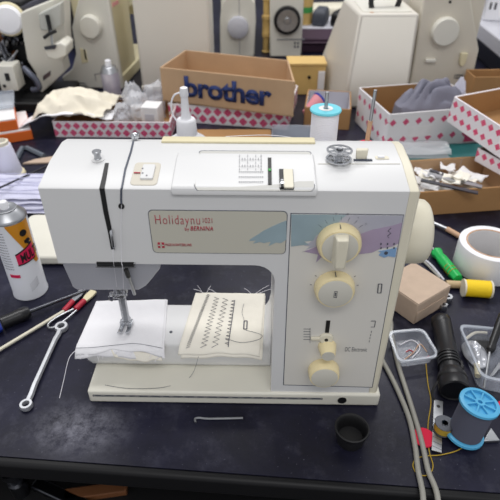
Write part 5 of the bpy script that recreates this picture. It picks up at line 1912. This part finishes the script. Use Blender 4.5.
MB().prism(rounded(-.022, -.026, .017, .030, .004), lambda u, v, d: (u + c.x, d + c.y, v + c.z), -.004, .04).build('motor_block', M['white_m'], g, bevel=.002)
MB().box((c.x + .0, c.y - .005, c.z + .006), (.009, .003, .016)).build('block_window', M['dark'], g)
MB().box((c.x - .012, c.y - .005, c.z - .014), (.006, .003, .006)).build('block_window', M['dark'], g)
rnd = random.Random(11)
for k in range(26):
    px, py = rnd.uniform(-2, 26), rnd.uniform(34, 84)
    c = gp3(px, py, Yg + .02)
    r = rnd.uniform(.004, .010)
    ax = (rnd.uniform(-.4, .4), -1, rnd.uniform(-.3, .3))
    m_ = (M['darksteel'], M['black_pl'], M['steel'], M['black_mat'], M['brownish'])[k % 5]
    MB().lathe([(r * .6, -.03), (r, -.012), (r, 0), (r * .5, .002), (r * .5, .010), (.001, .011)], c, ax, 16).build('gear_part', m_, g)
MB().tube([gp3(24, 68, Yg - .01), gp3(30, 74, Yg - .02), gp3(36, 80, Yg - .02), gp3(39, 88, Yg - .02), gp3(32, 90, Yg - .02)], .007, 10, smooth=4).build('drive_arm', mat('arm_grey', (90, 94, 108), .4, .4), g)
for k in range(5):
    p0 = gp3(rnd.uniform(0, 8), rnd.uniform(38, 60), Yg + .01)
    p1 = gp3(rnd.uniform(16, 24), rnd.uniform(50, 82), Yg + .01)
    MB().tube([p0, p0.lerp(p1, .5) + Vector((0, -.02, rnd.uniform(-.02, .02))), p1], .0022, 8, smooth=5).build('linkage_rod', M['steel'] if k % 2 else M['darksteel'], g)

# ---- dark stuff behind left: black holdall and blue box
q = on_z(68, 40, 0)
t = thing('black_bag', 'black bag standing between the two machines at the far end', 'bag', (on_y(70, 60, 1.12).x, 1.34, .0004))
MB().prism(rounded(-.06, 0, .06, .17, .03), lambda u, v, d: (u, d, v), 0, .12).build('bag_body', M['black_mat'], t, bevel=.012, seg=3)
MB().tube([(-.03, .06, .165), (-.025, .06, .20), (.025, .06, .20), (.03, .06, .165)], .005, 8, smooth=5).build('bag_handle', M['black_mat'], t)
q = on_y(71, 10, 1.45)
t = thing('blue_folder', 'blue folder standing far behind the black bag', 'folder', (q.x, 1.45, .0004), 0)
part_box((0, 0, .17), (.030, .22, .34), 'folder_cover', M['blue_box'], t, .002)
part_box((-.0, -.112, .17), (.020, .004, .32), 'folder_spine', M['blue_box'], t, .001)

Yt = 1.47
ht = on_y(325, 28, Yt).z
xt = on_y(322, 30, Yt).x
rs = thing('riser_shelf', 'low pale grey riser shelf behind the machine with chrome wheel', 'shelf', (.137 + .25, Yt, .0004))
MB().box((0, .14, ht - .0055), (.50, .28, .010)).build('shelf_top', M['bench_grey'], rs, bevel=.002)
MB().box((0, .004, (ht - .0105) / 2), (.50, .008, ht - .0105)).build('front_board', M['bench_grey'], rs, bevel=.001)
for sx in (-.246, .246):
    MB().box((sx, .145, (ht - .0105) / 2), (.008, .27, ht - .0105)).build('end_board', M['bench_grey'], rs)
t = thing('purple_crate', 'shallow dark purple crate before the pale grey riser shelf', 'crate', (.148 + .15, 1.30, .0004))
part_box((0, .06, .021), (.30, .12, .042), 'crate_body', M['purple'], t, .004)
part_box((0, -.004, .030), (.30, .008, .006), 'crate_rim', M['purple'], t, .003)
q = on_y(318, 52, 1.5)
t = MB().cyl((0, 0, 0), (0, 0, .075), .006, .006, 14).build('steel_post', M['steel'], loc=(on_y(316, 52, 1.5).x, 1.5, .0004))
tag(t, 'short steel post behind the yellow plywood box', 'post')
for k, (px, dy, m_, lb_, s) in enumerate(((309, .06, M['yellow_wood'], 'tan tape reel on the riser shelf by the chrome wheel', (.024, .036)), (321, .06, M['ink'], 'slate grey pouch on the riser shelf', None), (342, .05, M['black_pl'], 'black pouch on the riser shelf next to the slate one', None), (330, .22, M['cream'], 'cream folder lying at the back of the riser shelf', None))):
    q = on_y(px, 14, Yt + dy)
    if s:
        o = MB().lathe([(s[0], 0), (s[0], s[1]), (s[0] * .4, s[1]), (s[0] * .4, 0), (s[0], 0)], (0, 0, 0), (0, 0, 1), 28, caps=False).build('tape_reel', m_, loc=(q.x - .012, Yt + dy, ht + .0006))
        tag(o, lb_, 'reel')
        o2 = MB().lathe([(s[0], 0), (s[0], .018), (s[0] * .4, .018), (s[0] * .4, 0), (s[0], 0)], (0, 0, 0), (0, 0, 1), 28, caps=False).build('tape_reel', M['green_pk'], loc=(q.x - .012, Yt + dy, ht + s[1] + .001))
        tag(o2, 'green tape reel stacked between the tan reels on the riser shelf', 'reel')
        o3 = o.copy(); COL.objects.link(o3); o3.location.z = ht + s[1] + .0195
        o3['label'] = 'tan tape reel topmost of the stack on the riser shelf'
    else:
        w_, h_ = ((.045, .05), (.05, .045), (.16, .03))[k - 1]
        o = MB().loft([[(sx * w_ / 2 * kk, sy * .045 * kk, z) for sx, sy in ((-1, -1), (1, -1), (1, 1), (-1, 1))] for z, kk in ((0, .94), (h_ * .3, 1), (h_ * .8, .92), (h_, .7))]).build(('pouch', 'pouch', 'folder')[k - 1], m_, bevel=.005, loc=(q.x, Yt + dy, ht + .0006), rot=(0, 0, (-.3, -.5, .1)[k - 1]))
        tag(o, lb_, ('pouch', 'pouch', 'folder')[k - 1])
# translucent sleeve beside the beige case
q = on_y(352, 10, 1.02)
xs0 = on_y(344, 30, 1.06).x
t = thing('white_sleeve', 'white foam sheet leaning behind the beige machine case', 'sheet', (xs0 + .004, 1.09, .0004), 0)
MB().loft([[(-.035 + s, y, 0) for s, y in ((0, 0), (.08, 0), (.08, .006), (0, .006))], [(.015 + s, y + .03, .27) for s, y in ((0, 0), (.10, 0), (.10, .006), (0, .006))]]).build('sheet_body', mat('foam_sheet', (222, 224, 244), .7), t)

# ---- grey machine table at right rear with white device, dark recess
q0_ = on_y(478, 14, 1.25)
Yr = 1.12
hr = on_y(490, 34, Yr).z
xr_ = on_y(476, 30, Yr).x
_s0, _s1 = on_z(474, 17, hr), on_z(502, 38, hr)
_sa = math.atan2(_s1.y - _s0.y, _s1.x - _s0.x)
_sp = _s0 + (_s1 - _s0).normalized() * .12
t = thing('machine_stand', 'pale grey stand with dark under-tray beyond the cream machine', 'stand', (_sp.x, _sp.y, .0004), _sa)
MB().box((0, .16, hr - .02), (.52, .34, .040)).build('stand_top', M['bench_grey'], t, bevel=.004)
MB().box((0, .02, hr - .066), (.46, .03, .05)).build('under_tray', M['darksteel'], t, bevel=.003)
for sx in (-.22, .22):
    for y in (.04, .29):
        MB().box((sx, y, (hr - .04) / 2), (.03, .03, hr - .04)).build('stand_leg', M['darksteel'], t)
q = on_z(493, 21, hr)
t = thing('white_device', 'white upright device with two small slots on the grey stand', 'device', (q.x, q.y + .02, hr + .0006), -.3)
part_box((0, 0, .075), (.05, .05, .15), 'device_body', M['white_pl'], t, .004)
mb = MB()
for sx in (-.007, .006):
    mb.box((sx - .004, -.0255, .040), (.005, .001, .018))
mb.build('device_slot', M['dark'], t)
q = on_z(479, 8, hr)
t = MB().box((0, 0, .012), (.028, .024, .024)).build('red_pincushion', M['red_felt'], bevel=.006, loc=(q.x, q.y, hr + .0006))
tag(t, 'small red block on the grey stand beyond the cream machine', 'block')

# cardboard flaps behind the tilted box
Yk = .78
q = on_y(492, 90, Yk)
t = open_box('tall_carton', 'tall brown carton standing beyond the tilted diamond box', 'carton', (on_y(500, 80, Yk).x + .03, .795, .0004), .03, (.16, .052, on_y(490, 79, Yk).z), M['card_dk'], M['card_dk'])

# ================================================================== LIGHT AND CAMERA
W = bpy.data.worlds.new('room_light')
SC.world = W
W.use_nodes = True
bg = W.node_tree.nodes['Background']
bg.inputs['Color'].default_value = (.96, .97, 1.0, 1)
bg.inputs['Strength'].default_value = 0.58


def area(name, loc, rot, size, power, color=(1, 1, 1)):
    l = bpy.data.lights.new(name, 'AREA')
    l.shape = 'RECTANGLE'
    l.size, l.size_y = size
    l.energy = power
    l.color = color
    o = bpy.data.objects.new(name, l)
    COL.objects.link(o)
    o.location = loc
    o.rotation_euler = rot
    return o


area('unseen_overhead_light', (-.35, .75, 1.9), (0, 0, .15), (1.3, .35), 18, (1, .99, .98))
area('unseen_overhead_light', (.5, 1.9, 1.9), (0, 0, .15), (1.3, .35), 18, (1, .99, .98))
area('unseen_overhead_light', (.1, -1.0, 1.9), (0, 0, 0), (1.3, .4), 13, (1, .99, .98))  # added front fill light, not a ceiling tube like the two above

cd = bpy.data.cameras.new('camera')
cd.sensor_width = 36
cd.lens = FPX / 500 * 36
cd.clip_start = .01
cd.clip_end = 50
cd.dof.use_dof = True
cd.dof.focus_distance = .50
cd.dof.aperture_fstop = 11
cam = bpy.data.objects.new('camera', cd)
COL.objects.link(cam)
cam.location = CAM
cam.rotation_euler = (PI / 2 - PITCH, 0, 0)
SC.camera = cam
SC.view_settings.view_transform = 'Standard'
SC.view_settings.look = 'None'
SC.view_settings.exposure = 0.0
SC.view_settings.gamma = 1.0
